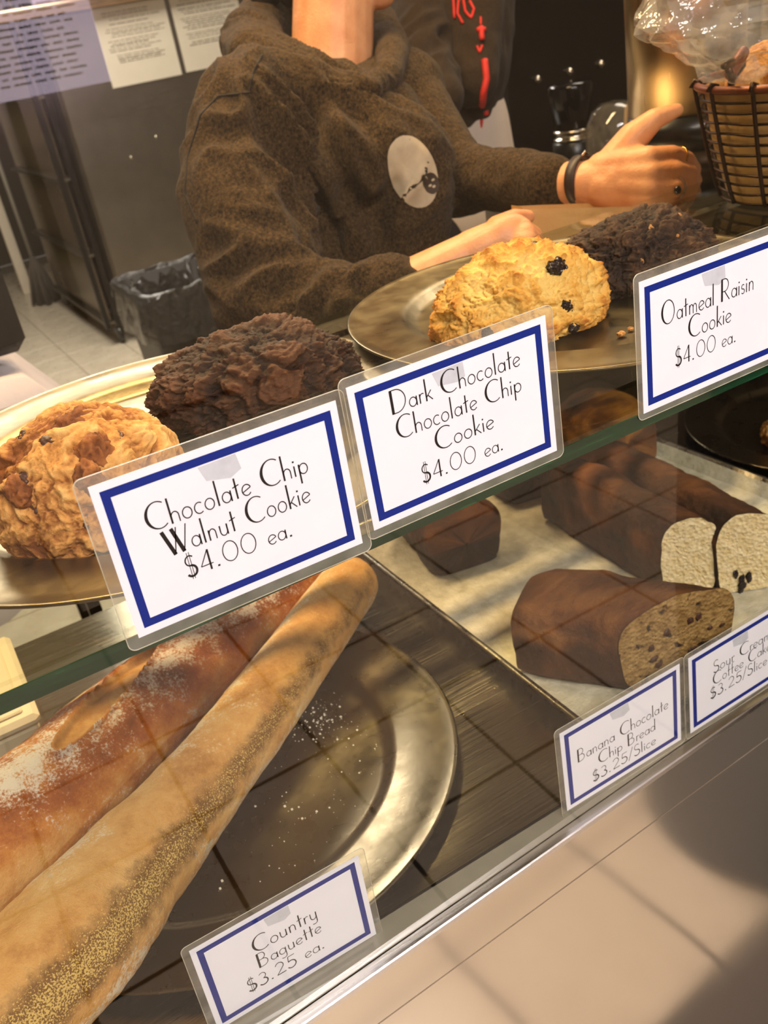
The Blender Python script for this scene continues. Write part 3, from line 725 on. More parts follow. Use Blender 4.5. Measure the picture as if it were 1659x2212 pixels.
bm1 = bread_mat('floury_baguette', [(.30, '#6b3512'), (.42, '#9c5620'), (.52, '#c07f38'), (.64, '#d8a863')], '#d9cfc3', ('#6b3a16', '#e6cf9c'), 1, .8)
bm2 = bread_mat('cornmeal_baguette', [(.30, '#a0682a'), (.45, '#cf9a54'), (.55, '#d8ab68'), (.68, '#e4c48e')], '#dccdb0', ('#6b4516', '#e2c06c'), 1, 1.9)
def baguette(label, path, rads, mat, seed, fl_fn, corn_fn, slashes=(), tone_fn=lambda s, a: 0):
    path = [V(p) for p in path]; NS, NA = 340, 160
    def cr(t_):
        n = len(path) - 1; k = min(int(t_ * n), n - 1); f = t_ * n - k
        P = [path[max(k - 1, 0)], path[k], path[k + 1], path[min(k + 2, n)]]; Rr = [rads[max(k - 1, 0)], rads[k], rads[k + 1], rads[min(k + 2, n)]]
        def c4(a, b, c, d): return .5 * ((2 * b) + (c - a) * f + (2 * a - 5 * b + 4 * c - d) * f * f + (3 * b - a - 3 * c + d) * f ** 3)
        return V([c4(*[q[i] for q in P]) for i in range(3)]), c4(*Rr)
    th = thing('baguette', label, 'baguette', (path[0].x * .5 + path[-1].x * .5, path[0].y * .5 + path[-1].y * .5, .8235), 'country baguettes')
    Lt = sum((path[i + 1] - path[i]).length for i in range(len(path) - 1))
    vs = []; A = []; Fl = []; Cn = []; Tn = []; Sl = []
    for i in range(NS + 1):
        s = i / NS; c, r = cr(s); c2, _ = cr(min(1, s + .01)); c0, _ = cr(max(0, s - .01)); t_ = (c2 - c0).normalized()
        sd = t_.cross(V((0, 0, 1))).normalized(); up = sd.cross(t_)
        for d in (s * Lt, (1 - s) * Lt):
            if d < r * 1.1: r = r * math.sqrt(max(0, 1 - (1 - d / (r * 1.1)) ** 2)); break
        r = max(r, .0004)
        for j in range(NA):
            a = 2 * pi * j / NA; ca, sa = cos(a), sin(a)   # a=0 : side, pi/2 : top
            q = V((s * Lt * 9, ca * .5, sa * .5)) + V((seed * 5, 0, 0))
            n1 = NZ.fractal(q * 2.2, .8, 2, 4); rr_ = r * (1 + .035 * n1 + .02 * NZ.noise(q * .8))
            zz = sa * (1 if sa > 0 else .9)
            pt = c + sd * ca * rr_ + up * zz * rr_
            fl = fl_fn(s, a); cn = corn_fn(s, a); tn = tone_fn(s, a); sl = 0
            for (s0, a0, ls, wa) in slashes:
                ds = (s - s0) / ls; da = (a - a0 - ds * .25) / wa
                e = ds * ds + da * da
                if e < 1.5:
                    k = max(0, 1 - e); pt -= (sd * ca + up * sa) * (.006 * min(1, k * 3) - .004 * math.exp(-((e - 1.05) / .12) ** 2)); 
                    if e < 1: fl = -.9; cn = -.3; tn = .03; sl = 1 if e < .8 else .5
            vs.append(tuple(pt)); A.append(a / (2 * pi)); Fl.append(fl + .35 * NZ.noise(q * 1.5 + V((9, 9, 9)))); Cn.append(cn); Tn.append(tn); Sl.append(sl)
    fs = []
    for i in range(NS):
        for j in range(NA): k = (j + 1) % NA; fs.append((i * NA + j, i * NA + k, (i + 1) * NA + k, (i + 1) * NA + j))
    fs.append(tuple(range(NA))[::-1]); fs.append(tuple(NS * NA + j for j in range(NA)))
    g = G(); g.v = vs; g.f = fs; mk('crust', g, mat, th, True, {'ang': A, 'flour': Fl, 'corn': Cn, 'tone': Tn, 'slash': Sl}); return th
gs = lambda x, m, s: math.exp(-((x - m) / s) ** 2)
BZ = .8365
# right baguette: from lower left of the photo to the rounded tip
baguette('golden baguette with rounded tip and grainy cornmeal side, right one of two', 
    [(-.235, .060, BZ + .050), (-.112, .118, BZ + .047), (-.045, .166, BZ + .041), (.040, .226, BZ + .036), (.150, .308, BZ + .034), (.300, .425, BZ + .033)],
    [.046, .050, .044, .037, .035, .033], bm2, 2,
    lambda s, a: .12 + .42 * gs(a, 2.2, .5) + .50 * gs(a, -.35, .35) + .50 * gs(a, 5.93, .35), lambda s, a: .66 * gs(a, .46, .46) * (1.15 - s * .6), tone_fn=lambda s, a: -.06 * gs(a, 1.2, .5) + .08 * gs(a, 2.2, .4))
baguette('flour-dusted brown baguette with a long slash, left one of two', 
    [(-.330, .155, BZ + .052), (-.180, .225, BZ + .052), (-.070, .286, BZ + .050), (.045, .352, BZ + .046), (.140, .402, BZ + .041), (.255, .470, BZ + .036)],
    [.050, .054, .052, .047, .041, .034], bm1, 5,
    lambda s, a: .22 + .55 * gs(a, 1.35, .65) * (.65 + .35 * math.sin(s * 13) ** 2), lambda s, a: -.35, slashes=[(.51, 1.46, .115, .27)], tone_fn=lambda s, a: -.09 * gs(a, .75, .35) + .08 * gs(a, -.1, .45) - .05 * gs(a, 2.0, .4))
# loose flour and cornmeal on the platter
rr = random.Random(5); g = G()
for k in range(300):
    a = rr.uniform(0, 1); x = .06 + a * .19 + rr.gauss(0, .03); y = .15 + a * .13 + rr.gauss(0, .035)
    if k % 2: x = .165 + rr.gauss(0, .014); y = .285 + rr.gauss(0, .018)
    s = .0002 + .0008 * rr.random() ** 3
    d = math.hypot(x - .0575, y - .277)
    if d > .15: continue
    g.box((x - s, y - s, .8219), (x + s, y + s, .8219 + s))
tag(mk('flour_dust', g, plain('flour', '#e6dcc6', .9)), 'specks of flour and cornmeal scattered on the lower platter beside the baguettes', 'flour', kind='stuff')
# white box at the left of the deck
bx = thing('takeout_box', 'cream white takeout box at the left edge under the glass shelf', 'box', (-.17, .53, .8202))
boxm = plain('cream_card', '#e8dcc0', .6)
rb = Matrix.Rotation(R(-4), 3, 'Z')
mk('box_base', G().box((-.27, .43, .8202), (-.070, .60, .858), bev=.003), boxm, bx)
mk('box_lid', G().box((-.275, .425, .859), (-.065, .603, .873), bev=.005), boxm, bx)
mk('lid_panel', G().box((-.262, .438, .873), (-.078, .590, .876), bev=.002), boxm, bx)

# ------------------------------------------------------------------ wire basket with kraft liner, bread and plastic bag
wire = plain('dark_wire', '#3a2a1e', .35, metal=.8, var=.2)
rimm = plain('red_brown_rim', '#6e3a24', .4, metal=.4, var=.25, nscale=60)
kraft = NM('kraft_liner'); v = kraft.coord(); kraft.set(col=kraft.mix(kraft.noise(v, 45, 6), '#b28a50', '#d9b475'), rough=.6); kraft.bump(kraft.noise(v, 30, 6), .003)
BX, BY, B0, B1 = .852, .283, 1.1702, 1.289
bk = thing('wire_basket', 'round brown wire bread basket lined with kraft paper, at the right edge', 'basket', (BX, BY, B0))
def br(h): return .092 + .027 * h ** .8
g = G(); g.tube([(BX + br(1) * cos(2 * pi * k / 60), BY + br(1) * sin(2 * pi * k / 60), B1) for k in range(60)], .0042, 10, closed=True); mk('rim', g, rimm, bk, True)
for k in range(11):
    h = .04 + .86 * k / 10; g = G(); z = B0 + h * (B1 - B0)
    g.tube([(BX + (br(h) + .0012 * NZ.noise(V((a, k, 0)))) * cos(2 * pi * a / 60), BY + br(h) * sin(2 * pi * a / 60), z + .0015 * NZ.noise(V((a * .3, k, 7)))) for a in range(60)], .0014, 6, closed=True); mk('wire', g, wire, bk, True)
for k in range(14):
    a = 2 * pi * (k + .35) / 14; g = G()
    pts = [(BX + (br(h) + .003) * cos(a), BY + (br(h) + .003) * sin(a), B0 + .004 + h * (B1 - B0 - .004)) for h in [i / 8 for i in range(9)]]
    R1 = br(1)
    pts += [(BX + (R1 + .0065) * cos(a), BY + (R1 + .0065) * sin(a), B1), (BX + (R1 + .003) * cos(a), BY + (R1 + .003) * sin(a), B1 + .006), (BX + (R1 - .005) * cos(a), BY + (R1 - .005) * sin(a), B1 + .003)]
    g.tube(pts, .0022, 7); mk('rib', g, wire, bk, True)
g = G(); g.grid(lambda a, b: (BX + (br(b) - .006 + .0025 * NZ.noise(V((cos(2 * pi * a) * 5, sin(2 * pi * a) * 5, b * 3)))) * cos(2 * pi * a), BY + (br(b) - .006 + .0025 * NZ.noise(V((cos(2 * pi * a) * 5, sin(2 * pi * a) * 5, b * 3)))) * sin(2 * pi * a), B0 + .003 + b * (B1 - B0 - .006)), 80, 16, True)
mk('kraft_liner', g, kraft.m, bk, True)
mk('basket_floor', G().lathe((BX, BY, B0 + .002), [(.001, .001), (.086, .001), (.088, 0), (.001, 0)], 40), wire, bk)
# folding handle lying across, with its clip at the left
hx, hy = BX - .118, BY + .012
g = G(); g.tube([(hx - .002, hy, B1 + .022), (hx + .004, hy, B1 + .012), (hx + .004, hy, B1 + .004)], .0035, 8); g.capsule((hx - .010, hy - .004, B1 + .024), (hx + .010, hy + .004, B1 + .024), .0038, .0038, 10, 3); mk('handle_clip', g, wire, bk, True)
g = G(); g.tube([(hx + .006, hy, B1 + .010), (hx + .016, hy + .01, B1 + .016), (hx + .03, hy + .016, B1 + .021)], .003, 8); g.tube([(hx + .004, hy, B1 + .006), (hx + .02, hy + .012, B1 + .006), (hx + .044, hy + .02, B1 + .016), (hx + .044, hy + .02, B1 + .030)], .0022, 8); mk('handle_wire', g, wire, bk, True)
g = G(); g.capsule((hx + .012, hy + .008, B1 + .014), (hx + .040, hy + .018, B1 + .028), .0062, .0062, 14, 4); mk('handle_grip', g, rimm, bk, True)
rollm = crust_mat('bread_roll', '#9a5f24', '#cf9244', '#e8bb73', None, .7)
for k, (x, y, z, rx_, ry_, rz_) in enumerate([(BX - .018, BY - .025, 1.245, .055, .04, .045), (BX + .035, BY + .02, 1.235, .05, .045, .045), (BX - .02, BY + .05, 1.24, .05, .032, .04)]):
    vv, ff, bb = lump((x, y, z), (rx_, ry_, rz_), 80 + k, 6, (.05, .02, .01), 2)
    tag(mk('bread_roll', G_of(vv, ff), rollm, None, True, {'crust_tone': bb}), ['golden bread roll showing over the rim of the wire basket', 'bread roll inside the basket, right side', 'bread roll inside the basket, rear side'][k], 'bread')
# crumpled clear bag above the basket
bagm = fresnel_clear('clear_bag', (.97, .95, .91, 1), 1.6, .08, .13, (1.0, .93, .80, 1), bumpn=(24, .010))
bag = G(); cx, cy, cz = .800, .285, 1.395
v0, f0 = ico(5); vs = []
for p in v0:
    p = V(p); q = p * 1.6 + V((4, 2, 9))
    cr_ = NZ.voronoi(q * 1.5)[0]; c2_ = NZ.voronoi(q * 2.6)[0]; k = 1 + .20 * cr_[0] + .16 * c2_[0] - .22 + .10 * NZ.noise(q * 1.3)
    x, y, z = p.x * .168, p.y * .10, p.z * .10
    if z < 0: z *= .75
    x *= 1.0 - .25 * max(0, p.z)
    vs.append((cx + x * k, cy + y * k, cz + z * k))
bag.v = vs; bag.f = f0
zb = min(p[2] for p in vs); bag.v = [(p[0], p[1], p[2] - zb + 1.294) for p in vs]
tag(mk('plastic_bag', bag, bagm, None, False), 'crumpled clear plastic bag resting on top of the wire basket', 'bag')

# ------------------------------------------------------------------ worktop behind the case, airpot, kraft bag
wt = thing('worktop', 'pale steel worktop behind the display case where the kraft bag stands', 'counter', (1.1, .65, 0))
topm = steel('pale_worktop', '#cfc8bd', .35, (6, 6, 6), .08)
mk('counter_top', G().box((.60, .465, 1.095), (1.75, .64, 1.12), bev=.002), topm, wt)
mk('counter_top', G().box((.80, .641, 1.095), (1.75, .83, 1.12), bev=.002), topm, wt)
mk('counter_body', G().box((.82, .67, .0), (1.73, .81, 1.094), bev=.002), steel_dark, wt)
AX, AY = .978, .585
ap = thing('airpot', 'tall brushed steel coffee airpot with black band that a hand is gripping', 'airpot', (AX, AY, 1.1202))
AS = steel('airpot_steel', '#c2a67c', .3, (12, 12, 1), .04, bump=.00003)
blk = plain('black_plastic', '#0b0a09', .3, var=.15)
mk('base', G().lathe((AX, AY, 1.1202), [(.001, 0), (.078, 0), (.08, .003), (.08, .010), (.077, .013), (.001, .013)], 64), blk, ap, True)
mk('lower_body', G().lathe((AX, AY, 1.1332), [(.001, 0), (.0765, 0), (.0765, .052), (.001, .052)], 72), steel('airpot_dark_steel', '#4f453a', .35, (12, 12, 1), .04, bump=.00003), ap, True)
mk('black_band', G().lathe((AX, AY, 1.1856), [(.001, 0), (.0772, 0), (.0772, .042), (.001, .042)], 72), blk, ap, True)
mk('upper_body', G().lathe((AX, AY, 1.2280), [(.001, 0), (.0765, 0), (.0765, .20), (.072, .212), (.001, .212)], 72), AS, ap, True)
mk('lid', G().lathe((AX, AY, 1.4404), [(.001, 0), (.066, 0), (.06, .03), (.03, .04), (.001, .04)], 48), blk, ap, True)
g = G(); g.tube([(AX + .0, AY - .066, 1.45), (AX, AY - .10, 1.455), (AX, AY - .115, 1.44)], .009, 10); mk('spout', g, blk, ap, True)
lc = V((AX, AY, 1.150)); lb = plain('airpot_label', '#4a3428', .4)
g = G(); a0 = R(-97); a1 = R(-72)
g.grid(lambda a, b: (AX + .0769 * cos(a0 + (a1 - a0) * a), AY + .0769 * sin(a0 + (a1 - a0) * a), 1.140 + b * .012), 12, 2); mk('label', g, lb, ap, label='small dark rectangular label with pale worn lettering')
g = G()
for k in range(7):
    a = a0 + (a1 - a0) * (.1 + .115 * k); g.add([(AX + .0772 * cos(a + d), AY + .0772 * sin(a + d), 1.143 + h) for d, h in ((0, 0), (.03, 0), (.03, .006), (0, .006))], [(0, 1, 2, 3)])
mk('label_print', g, plain('worn_print', '#8a6a52', .5), ap)
kb = thing('kraft_bag', 'open brown kraft paper bag held behind the scone', 'bag', (.66, .52, 1.1203))
km = NM('brown_paper'); v = km.coord(); km.set(col=km.mix(km.noise(v, 20, 5), '#b98a4c', '#d3a565'), rough=.7); km.bump(km.noise(v, 18, 5), .006)
q0, q1 = V((0.6384,0.5161,1.1812)), V((0.7777,0.4604,1.1552))
dr = (q1 - q0); dr.z = 0; dr.normalize(); nr = V((-dr.y, dr.x, 0))
def bagpt(s, w_, h):   # s along, w_ depth, h height fraction
    L_ = (q1 - q0).length; p = q0 + dr * (s * L_) + nr * (w_ * .05 + .0015 * NZ.noise(V((s * 6, h * 5, w_))))
    ztop = q0.z + (q1.z - q0.z) * s; p.z = 1.1205 + (ztop - 1.1205) * h; return p
for nm, fn in (('front_panel', lambda a, b: bagpt(a, .0 + .12 * sin(a * pi) * (b - 1) * .3, b)), ('rear_panel', lambda a, b: bagpt(a, 1, b * .93)), ('side_gusset', lambda a, b: bagpt(1 - .04 * sin(a * pi), a, b * (1 - .05 * a))), ('side_gusset', lambda a, b: bagpt(.04 * sin(a * pi), a, b * (1 - .05 * a)))):
    g = G(); g.grid(fn, 20, 12); o = mk(nm, g, km.m, kb, True)

# ------------------------------------------------------------------ people
from mathutils.bvhtree import BVHTree
skin = NM('skin'); v = skin.coord(); skin.set(col=skin.mix(skin.mr(skin.noise(v, 25, 5), .35, .65), '#cc8a5c', '#e0a374'), rough=.45, sss=.12, spec=.4)
skin.b.inputs['Subsurface Radius'].default_value = (.012, .005, .003); skin.b.inputs['Subsurface Scale'].default_value = 1.0
skin.bump(skin.noise(v, 300, 5), .0006)
def knit(name, a, b, speck):
    n = NM(name); v = n.coord((1, 1, 1)); f = n.noise(v, 240, 6, .8); f2 = n.noise(n.coord((300, 300, 60)), 3, 4, .7)
    c = n.mix(n.mr(n.math('ADD', n.math('MULTIPLY', f, .6), n.math('MULTIPLY', f2, .4)), .42, .60), a, b)
    c = n.mix(n.mr(n.voro(v, 170), .10, .03, 0, .5), c, speck)
    n.set(col=c, rough=.95, spec=.1, sheen=.05); n.bump(n.noise(v, 700, 3), .0009); return n.m
hood = knit('charcoal_heather_knit', '#0c0804', '#57432a', '#94815c')
hood2 = knit('dark_brown_knit', '#2a2018', '#3d3126', '#6b5c4a')
def folds(co, no, rules, base=.0):
    out = co.copy()
    for i in range(len(co)):
        p = V(co[i]); d = base * NZ.fractal(p * 14, .8, 2, 3)
        for (c, rad, direc, freq, amp) in rules:
            q = p - c; l = q.length / rad
            if l > 1: continue
            fall = (1 - l * l) ** 2
            al = direc; per = q - al * q.dot(al)
            x = V((q.dot(al) * freq * .18, 0, 0)) + per * freq
            n_ = NZ.noise(x + c * 10)
            d += amp * fall * (1 - abs(n_) * 2.6)
        out[i] = co[i] + no[i] * d
    return out
pw = thing('person', 'person in brown heather hoodie with oval cream chest print, hand gripping the steel airpot', 'person', (.60, .95, 0))
RS, LS = V((0.4603,0.8363,1.3271)), V((0.7560,0.9531,1.2933)); RE = V((0.3582,0.6801,1.1302)); RC = V((0.4597,0.5347,1.1238)); LE = V((0.7324,0.7952,1.1770)); LC = V((0.7432,0.5928,1.1823))
LW = V((0.7605,0.5412,1.1829)); RW = V((0.5490,0.4981,1.1540))
CH_ = V((0.6034,0.8940,1.2417)); WA = V((0.5680,0.8594,1.0703)); HI = V((0.5509,0.8691,0.9247)); NK = V((0.6361,0.9706,1.3760)); HD = V((0.7157,1.0089,1.5253))
HI.z = .93
# body: one skin surface
g = G()
g.capsule(NK - V((0, 0, .10)), HD, .064, .058, 20, 5)
g.ell(HD + V((-.01, .01, .02)), (.078, .088, .105)); fd = V((.62, -.78, 0)).normalized()       # looks to the right
g.capsule(HD + V((0, 0, -.045)) + fd * .01, HD + V((0, 0, -.085)) + fd * .055, .055, .028, 16, 5)
g.capsule(HD + V((0, 0, .005)) + fd * .085, HD + V((0, 0, -.022)) + fd * .103, .009, .013, 12, 4)  # nose
sdv = V((fd.y, -fd.x, 0))
for s in (-1, 1):
    g.ell(HD + sdv * s * .078 + V((0, 0, -.01)), (.012, .02, .032))
    g.ell(HD + fd * .074 + sdv * s * .03 + V((0, 0, .032)), (.02, .02, .008))                       # brows
g.ell(HD + fd * .082 + V((0, 0, -.058)), (.018, .018, .008))                                      # lips
g.capsule(CH_, WA, .115, .10, 20, 5); g.capsule(RS, V((0.6104,0.9363,1.2977)), .045, .05, 16, 5); g.capsule(V((0.6104,0.9363,1.2977)), LS, .05, .045, 16, 5); g.capsule(WA, HI, .10, .12)
for A_, B_, C_, w_ in ((RS, RE, RC, RW), (LS, LE, LC, LW)):
    g.capsule(A_, B_, .038, .034, 16, 5); g.capsule(B_, C_, .034, .030 if A_ == RS else .025, 16, 5); g.capsule(C_, w_, .034 if A_ == RS else .0265, .026, 18, 5)
hips = [HI + V((-.08, .0, 0)), HI + V((.08, .03, 0))]
for h_ in hips:
    g.capsule(h_, V((h_.x, h_.y + .01, .50)), .08, .055, 16, 5); g.capsule(V((h_.x, h_.y + .01, .50)), V((h_.x, h_.y + .03, .09)), .052, .038, 16, 5)
# left hand on the airpot
def hp(x, y, t): return V(t)
def finger(pts, rads):
    for i in range(len(pts) - 1): g.capsule(pts[i], pts[i + 1], rads[i], rads[i + 1], 12, 4)
vd = V((.38, .80, -.3)).normalized()
M_ = [V((0.7998,0.4732,1.2051)), V((0.7940,0.4634,1.1902)), V((0.7899,0.4599,1.1747)), V((0.7868,0.4618,1.1606))]
Wc = V((0.7712,0.5257,1.1863))
for k, (mc, rr_) in enumerate(zip(M_, (.0155, .015, .0145, .0135))):
    st = V([(0.7725,0.5262,1.1988), (0.7687,0.5227,1.1898), (0.7635,0.5193,1.1801), (0.7635,0.5216,1.1733)][k]); g.capsule(st, mc, .019, rr_, 14, 5)
g.capsule(LW, Wc, .0265, .024, 16, 5); g.capsule(LW + V((0, 0, -.004)), Wc + V((0, 0, -.006)), .0265, .022, 16, 5)
g.ell(V((0.7902,0.5014,1.1816)), (.036, .022, .030))
finger([M_[0], V((0.8288,0.4646,1.2029)), V((0.8536,0.4657,1.1927)), V((0.8813,0.4796,1.1746))], [.0145, .0125, .0105, .009])
finger([M_[1], V((0.8198,0.4532,1.1871)), V((0.8481,0.4562,1.1785)), V((0.8771,0.4743,1.1623))], [.0145, .0125, .0108, .009])
finger([M_[2], V((0.8134,0.4458,1.1696)), V((0.8456,0.4525,1.1640)), V((0.8702,0.4693,1.1484))], [.0142, .012, .0105, .009])
finger([M_[3], V((0.8075,0.4495,1.1500)), V((0.8346,0.4520,1.1439)), V((0.8579,0.4655,1.1322))], [.013, .0112, .0098, .0085])
finger([V((0.7806,0.5204,1.1956)), V((0.8103,0.5114,1.2250)), V((0.8373,0.5023,1.2416)), V((0.8698,0.4961,1.2464))], [.024, .0195, .0135, .0085])
g.capsule(V((0.7931,0.5155,1.2013)), V((0.8036,0.4827,1.2029)), .020, .015, 12, 4); g.capsule(V((0.7978,0.5117,1.2113)), V((0.8036,0.4848,1.2066)), .014, .012, 12, 4)
# right hand closed on the kraft bag
g.capsule(RW, V((0.5809,0.4818,1.1624)), .027, .026, 16, 5)
g.ell(V((0.5870,0.4806,1.1651)), (.034, .024, .026))
for k, (x, y) in enumerate([(1132,497), (1140,508), (1143,522), (1140,536)]):
    pass
K_ = [V((0.6023,0.4710,1.1716)), V((0.5974,0.4585,1.1678)), V((0.5921,0.4511,1.1617)), V((0.5864,0.4498,1.1550))]
T_ = [V((0.6218,0.4756,1.1589)), V((0.6139,0.4613,1.1539)), V((0.6068,0.4549,1.1480)), V((0.5978,0.4526,1.1433))]
Z_ = [V((0.6233,0.4917,1.1450)), V((0.6168,0.4790,1.1394)), V((0.6101,0.4729,1.1344)), V((0.6002,0.4675,1.1323))]
for k in range(4):
    g.capsule(V((0.5819,0.4827,1.1646)), K_[k], .017, .0125, 12, 4); finger([K_[k], T_[k], Z_[k]], [.0115, .0100, .0085])
finger([V((0.5902,0.5015,1.1713)), V((0.6212,0.5087,1.1763)), V((0.6417,0.5093,1.1723))], [.016, .0105, .008])
co, no, fs = remesh(g, .0026, 5, .5)
body = mk('body', G_of(co, fs), skin.m, pw, True)
# eyes, hair
for s in (-1, 1): mk('eye', G().ell(HD + fd * .072 + sdv * s * .03 + V((0, 0, .014)), (.012, .012, .012)), plain('eye_white', '#d8d4cc', .2), pw, True)
g = G(); g.ell(HD + V((-.012, .014, .045)) - fd * .012, (.088, .098, .098)); g.ell(HD - fd * .075 + V((0, 0, -.01)), (.05, .05, .085)); g.ell(V((0.6372,1.1199,1.4599)), (.028, .02, .016))
mk('hair', G_of(*(lambda a: (a[0], a[2]))(remesh(g, .006, 4))), plain('dark_hair', '#1a120d', .5, bump=.001, nscale=60), pw, True)
# hoodie
g = G()
g.capsule(CH_ + V((0, 0, -.01)), WA, .130, .122, 24, 6); g.capsule(WA, HI + V((0, 0, .02)), .122, .145, 24, 6)
g.capsule(RS, V((0.5813,0.8934,1.2655)), .072, .075, 20, 6); g.capsule(V((0.5813,0.8934,1.2655)), LS, .075, .070, 20, 6); g.capsule(V((0.5324,0.8653,1.3063)), V((0.6561,0.8637,1.2747)), .080, .066, 20, 6)
g.capsule(V((0.5462,0.8289,1.2557)), V((0.6324,0.7959,1.2259)), .085, .082, 20, 6); g.capsule(V((0.6330,0.7824,1.1824)), V((0.6124,0.8022,1.0935)), .070, .085, 20, 6)
g.capsule(V((0.4781,0.8934,1.2683)), V((0.4529,0.8488,1.1304)), .09, .10, 20, 6)
g.capsule(RS, V((0.3863,0.7699,1.2408)), .070, .073, 20, 6); g.capsule(V((0.3863,0.7699,1.2408)), RE, .073, .070, 20, 6); g.capsule(RE, V((0.3924,0.5906,1.1119)), .068, .052, 20, 6); g.capsule(V((0.3924,0.5906,1.1119)), RC, .052, .044, 20, 6)
g.capsule(LS, LE, .062, .052, 20, 6); g.capsule(LE, V((0.7449,0.7036,1.1802)), .052, .037, 20, 6); g.capsule(V((0.7449,0.7036,1.1802)), LC, .042, .0385, 20, 6)
co, no, fs = remesh(g, .0048, 5)
dv = (V((0.5638,0.7893,1.1602)) - V((0.4665,0.8201,1.3471))).normalized(); sl = (RE - RS).normalized(); fa = (RC - RE).normalized(); la = (LC - LE).normalized(); lu = (LE - LS).normalized()
def perp(a, b): return a.cross(b).normalized()
rules = [(V((0.4977,0.7833,1.2673)), .21, dv, 24, .028), (V((0.5749,0.7148,1.1702)), .16, V((.8, .3, .5)).normalized(), 20, .014), (V((0.4845,0.7506,1.1589)), .18, V((.9, .1, .35)).normalized(), 22, .016),
         (V((0.3440,0.6321,1.1860)), .13, perp(sl, V((.3, .8, 0))), 26, .014), (V((0.3763,0.5491,1.1348)), .13, perp(fa, V((0, 0, 1))), 32, .011), (V((0.4329,0.5160,1.1451)), .09, perp(fa, V((0, 1, .2))), 44, .006),
         (V((0.6990,0.7641,1.2251)), .12, perp(lu, V((.2, .8, 0))), 30, .006), (V((0.7257,0.6662,1.1865)), .10, perp(la, V((0, .3, 1))), 28, .003), (V((0.3787,0.7668,1.2930)), .12, sl, 20, .006)]
co2 = folds(co, no, rules, .0022)
hoodie = mk('hoodie', G_of(co2, fs), hood, pw, True)
# hood gathered round the neck
g = G()
hr = [((0.5882,1.0963,1.4022), .046), ((0.5216,0.9435,1.3876), .036), ((0.5337,0.8436,1.3553), .026), ((0.5638,0.8000,1.3373), .020), ((0.6009,0.7746,1.3238), .015)]
for (a, ra), (b, rb) in zip(hr[:-1], hr[1:]): g.capsule(a, b, ra, rb, 18, 5)
hr2 = [((0.6136,1.1293,1.4147), .040), ((0.5589,0.9696,1.3977), .024), ((0.5712,0.8466,1.3586), .016), ((0.6126,0.7909,1.3288), .012)]
for (a, ra), (b, rb) in zip(hr2[:-1], hr2[1:]): g.capsule(a, b, ra, rb, 18, 5)
hr3 = [((0.6138,0.7881,1.3251), .014), ((0.6710,0.8399,1.3310), .022), ((0.7462,0.9449,1.3565), .028), ((0.8081,1.1110,1.3899), .045), ((0.7644,1.1800,1.4295), .06), ((0.6591,1.1784,1.4279), .050), ((0.5882,1.0963,1.4022), .046)]
for (a, ra), (b, rb) in zip(hr3[:-1], hr3[1:]): g.capsule(a, b, ra, rb, 18, 5)
co, no, fs = remesh(g, .004, 3); hdv = (V(hr[4][0]) - V(hr[1][0])).normalized()
co = folds(co, no, [(V((0.5627,0.8386,1.3699)), .16, hdv, 60, .006), (V((0.5589,1.0662,1.4128)), .1, hdv, 40, .008)], .003)
mk('hood', G_of(co, fs), hood, pw, True)
# seams of the shoulder and sleeve, laid on the cloth
bv = BVHTree.FromObject(hoodie, bpy.context.evaluated_depsgraph_get())
ho = ORG[hoodie]
EYE = V((-.04534, -.40206, 1.41644))
def onto(bvh, org, p, off=.0008):
    """nearest cloth point met from outside along the line through p"""
    p = V(p); d = (p - EYE).normalized(); h = bvh.ray_cast(EYE - org, d)
    if h[0] is None: return None
    return h[0] + org + h[1] * off * (1 if h[1].dot(d) < 0 else -1)
def seam(pts, name='seam', r=.0013, mat=None):
    out = []
    for a, b in zip(pts[:-1], pts[1:]):
        for k in range(8):
            q = onto(bv, ho, V(a).lerp(V(b), k / 8), .0004)
            if q is not None: out.append(q)
    if len(out) > 2: g = G(); g.tube(out, r, 6); mk(name, g, mat, hoodie, True)
sm = plain('seam_thread', '#1c150f', .9)
seam([(0.4876,0.8350,1.3890), (0.4677,0.8327,1.3693), (0.4563,0.8261,1.3491)], mat=sm)
seam([(0.4563,0.8261,1.3491), (0.4189,0.8453,1.3519), (0.3902,0.8481,1.3339), (0.3567,0.8379,1.2899), (0.3365,0.8232,1.2489), (0.3364,0.8000,1.2097)], mat=sm)
def cloth_print(name, bvh, org, outline, mat, parent, off=.0011, ncir=6):
    pts = [V(p) for p in outline]; c = sum(pts, V()) / len(pts); g = G(); n = len(pts); rings = []
    for k in range(ncir, 0, -1): rings.append([onto(bvh, org, c.lerp(p, k / ncir), off) or p for p in pts])
    vs = [p for r in rings for p in r] + [onto(bvh, org, c, off) or c]; fs = []
    for k in range(ncir - 1):
        for i in range(n): j = (i + 1) % n; fs.append((k * n + i, k * n + j, (k + 1) * n + j, (k + 1) * n + i))
    for i in range(n): fs.append(((ncir - 1) * n + i, (ncir - 1) * n + (i + 1) % n, ncir * n))
    g.add(vs, fs); return mk(name, g, mat, parent, True)
ex, ey = V((0.5964,0.6618,1.1824)) - V((0.6001,0.7098,1.2665)), V((0.6262,0.6769,1.2316)) - V((0.5700,0.6958,1.2190)); ec = V((0.5976,0.6867,1.2254))
cream = NM('cream_print'); v = cream.coord(); cream.set(col=cream.mix(cream.mr(cream.noise(v, 30, 4), .3, .7), '#a8967a', '#c9b797'), rough=.8)
cloth_print('chest_print', bv, ho, [ec + ex * .5 * cos(2 * pi * k / 36) + ey * .5 * sin(2 * pi * k / 36) for k in range(36)], cream.m, hoodie)
c5 = V((0.6119,0.6700,1.2086))
cloth_print('chest_motif', bv, ho, [c5 + ex * .15 * cos(2 * pi * k / 20) + ey * .17 * sin(2 * pi * k / 20) for k in range(20)], plain('motif_brown', '#3a2c20', .8), hoodie, .0022, 3)
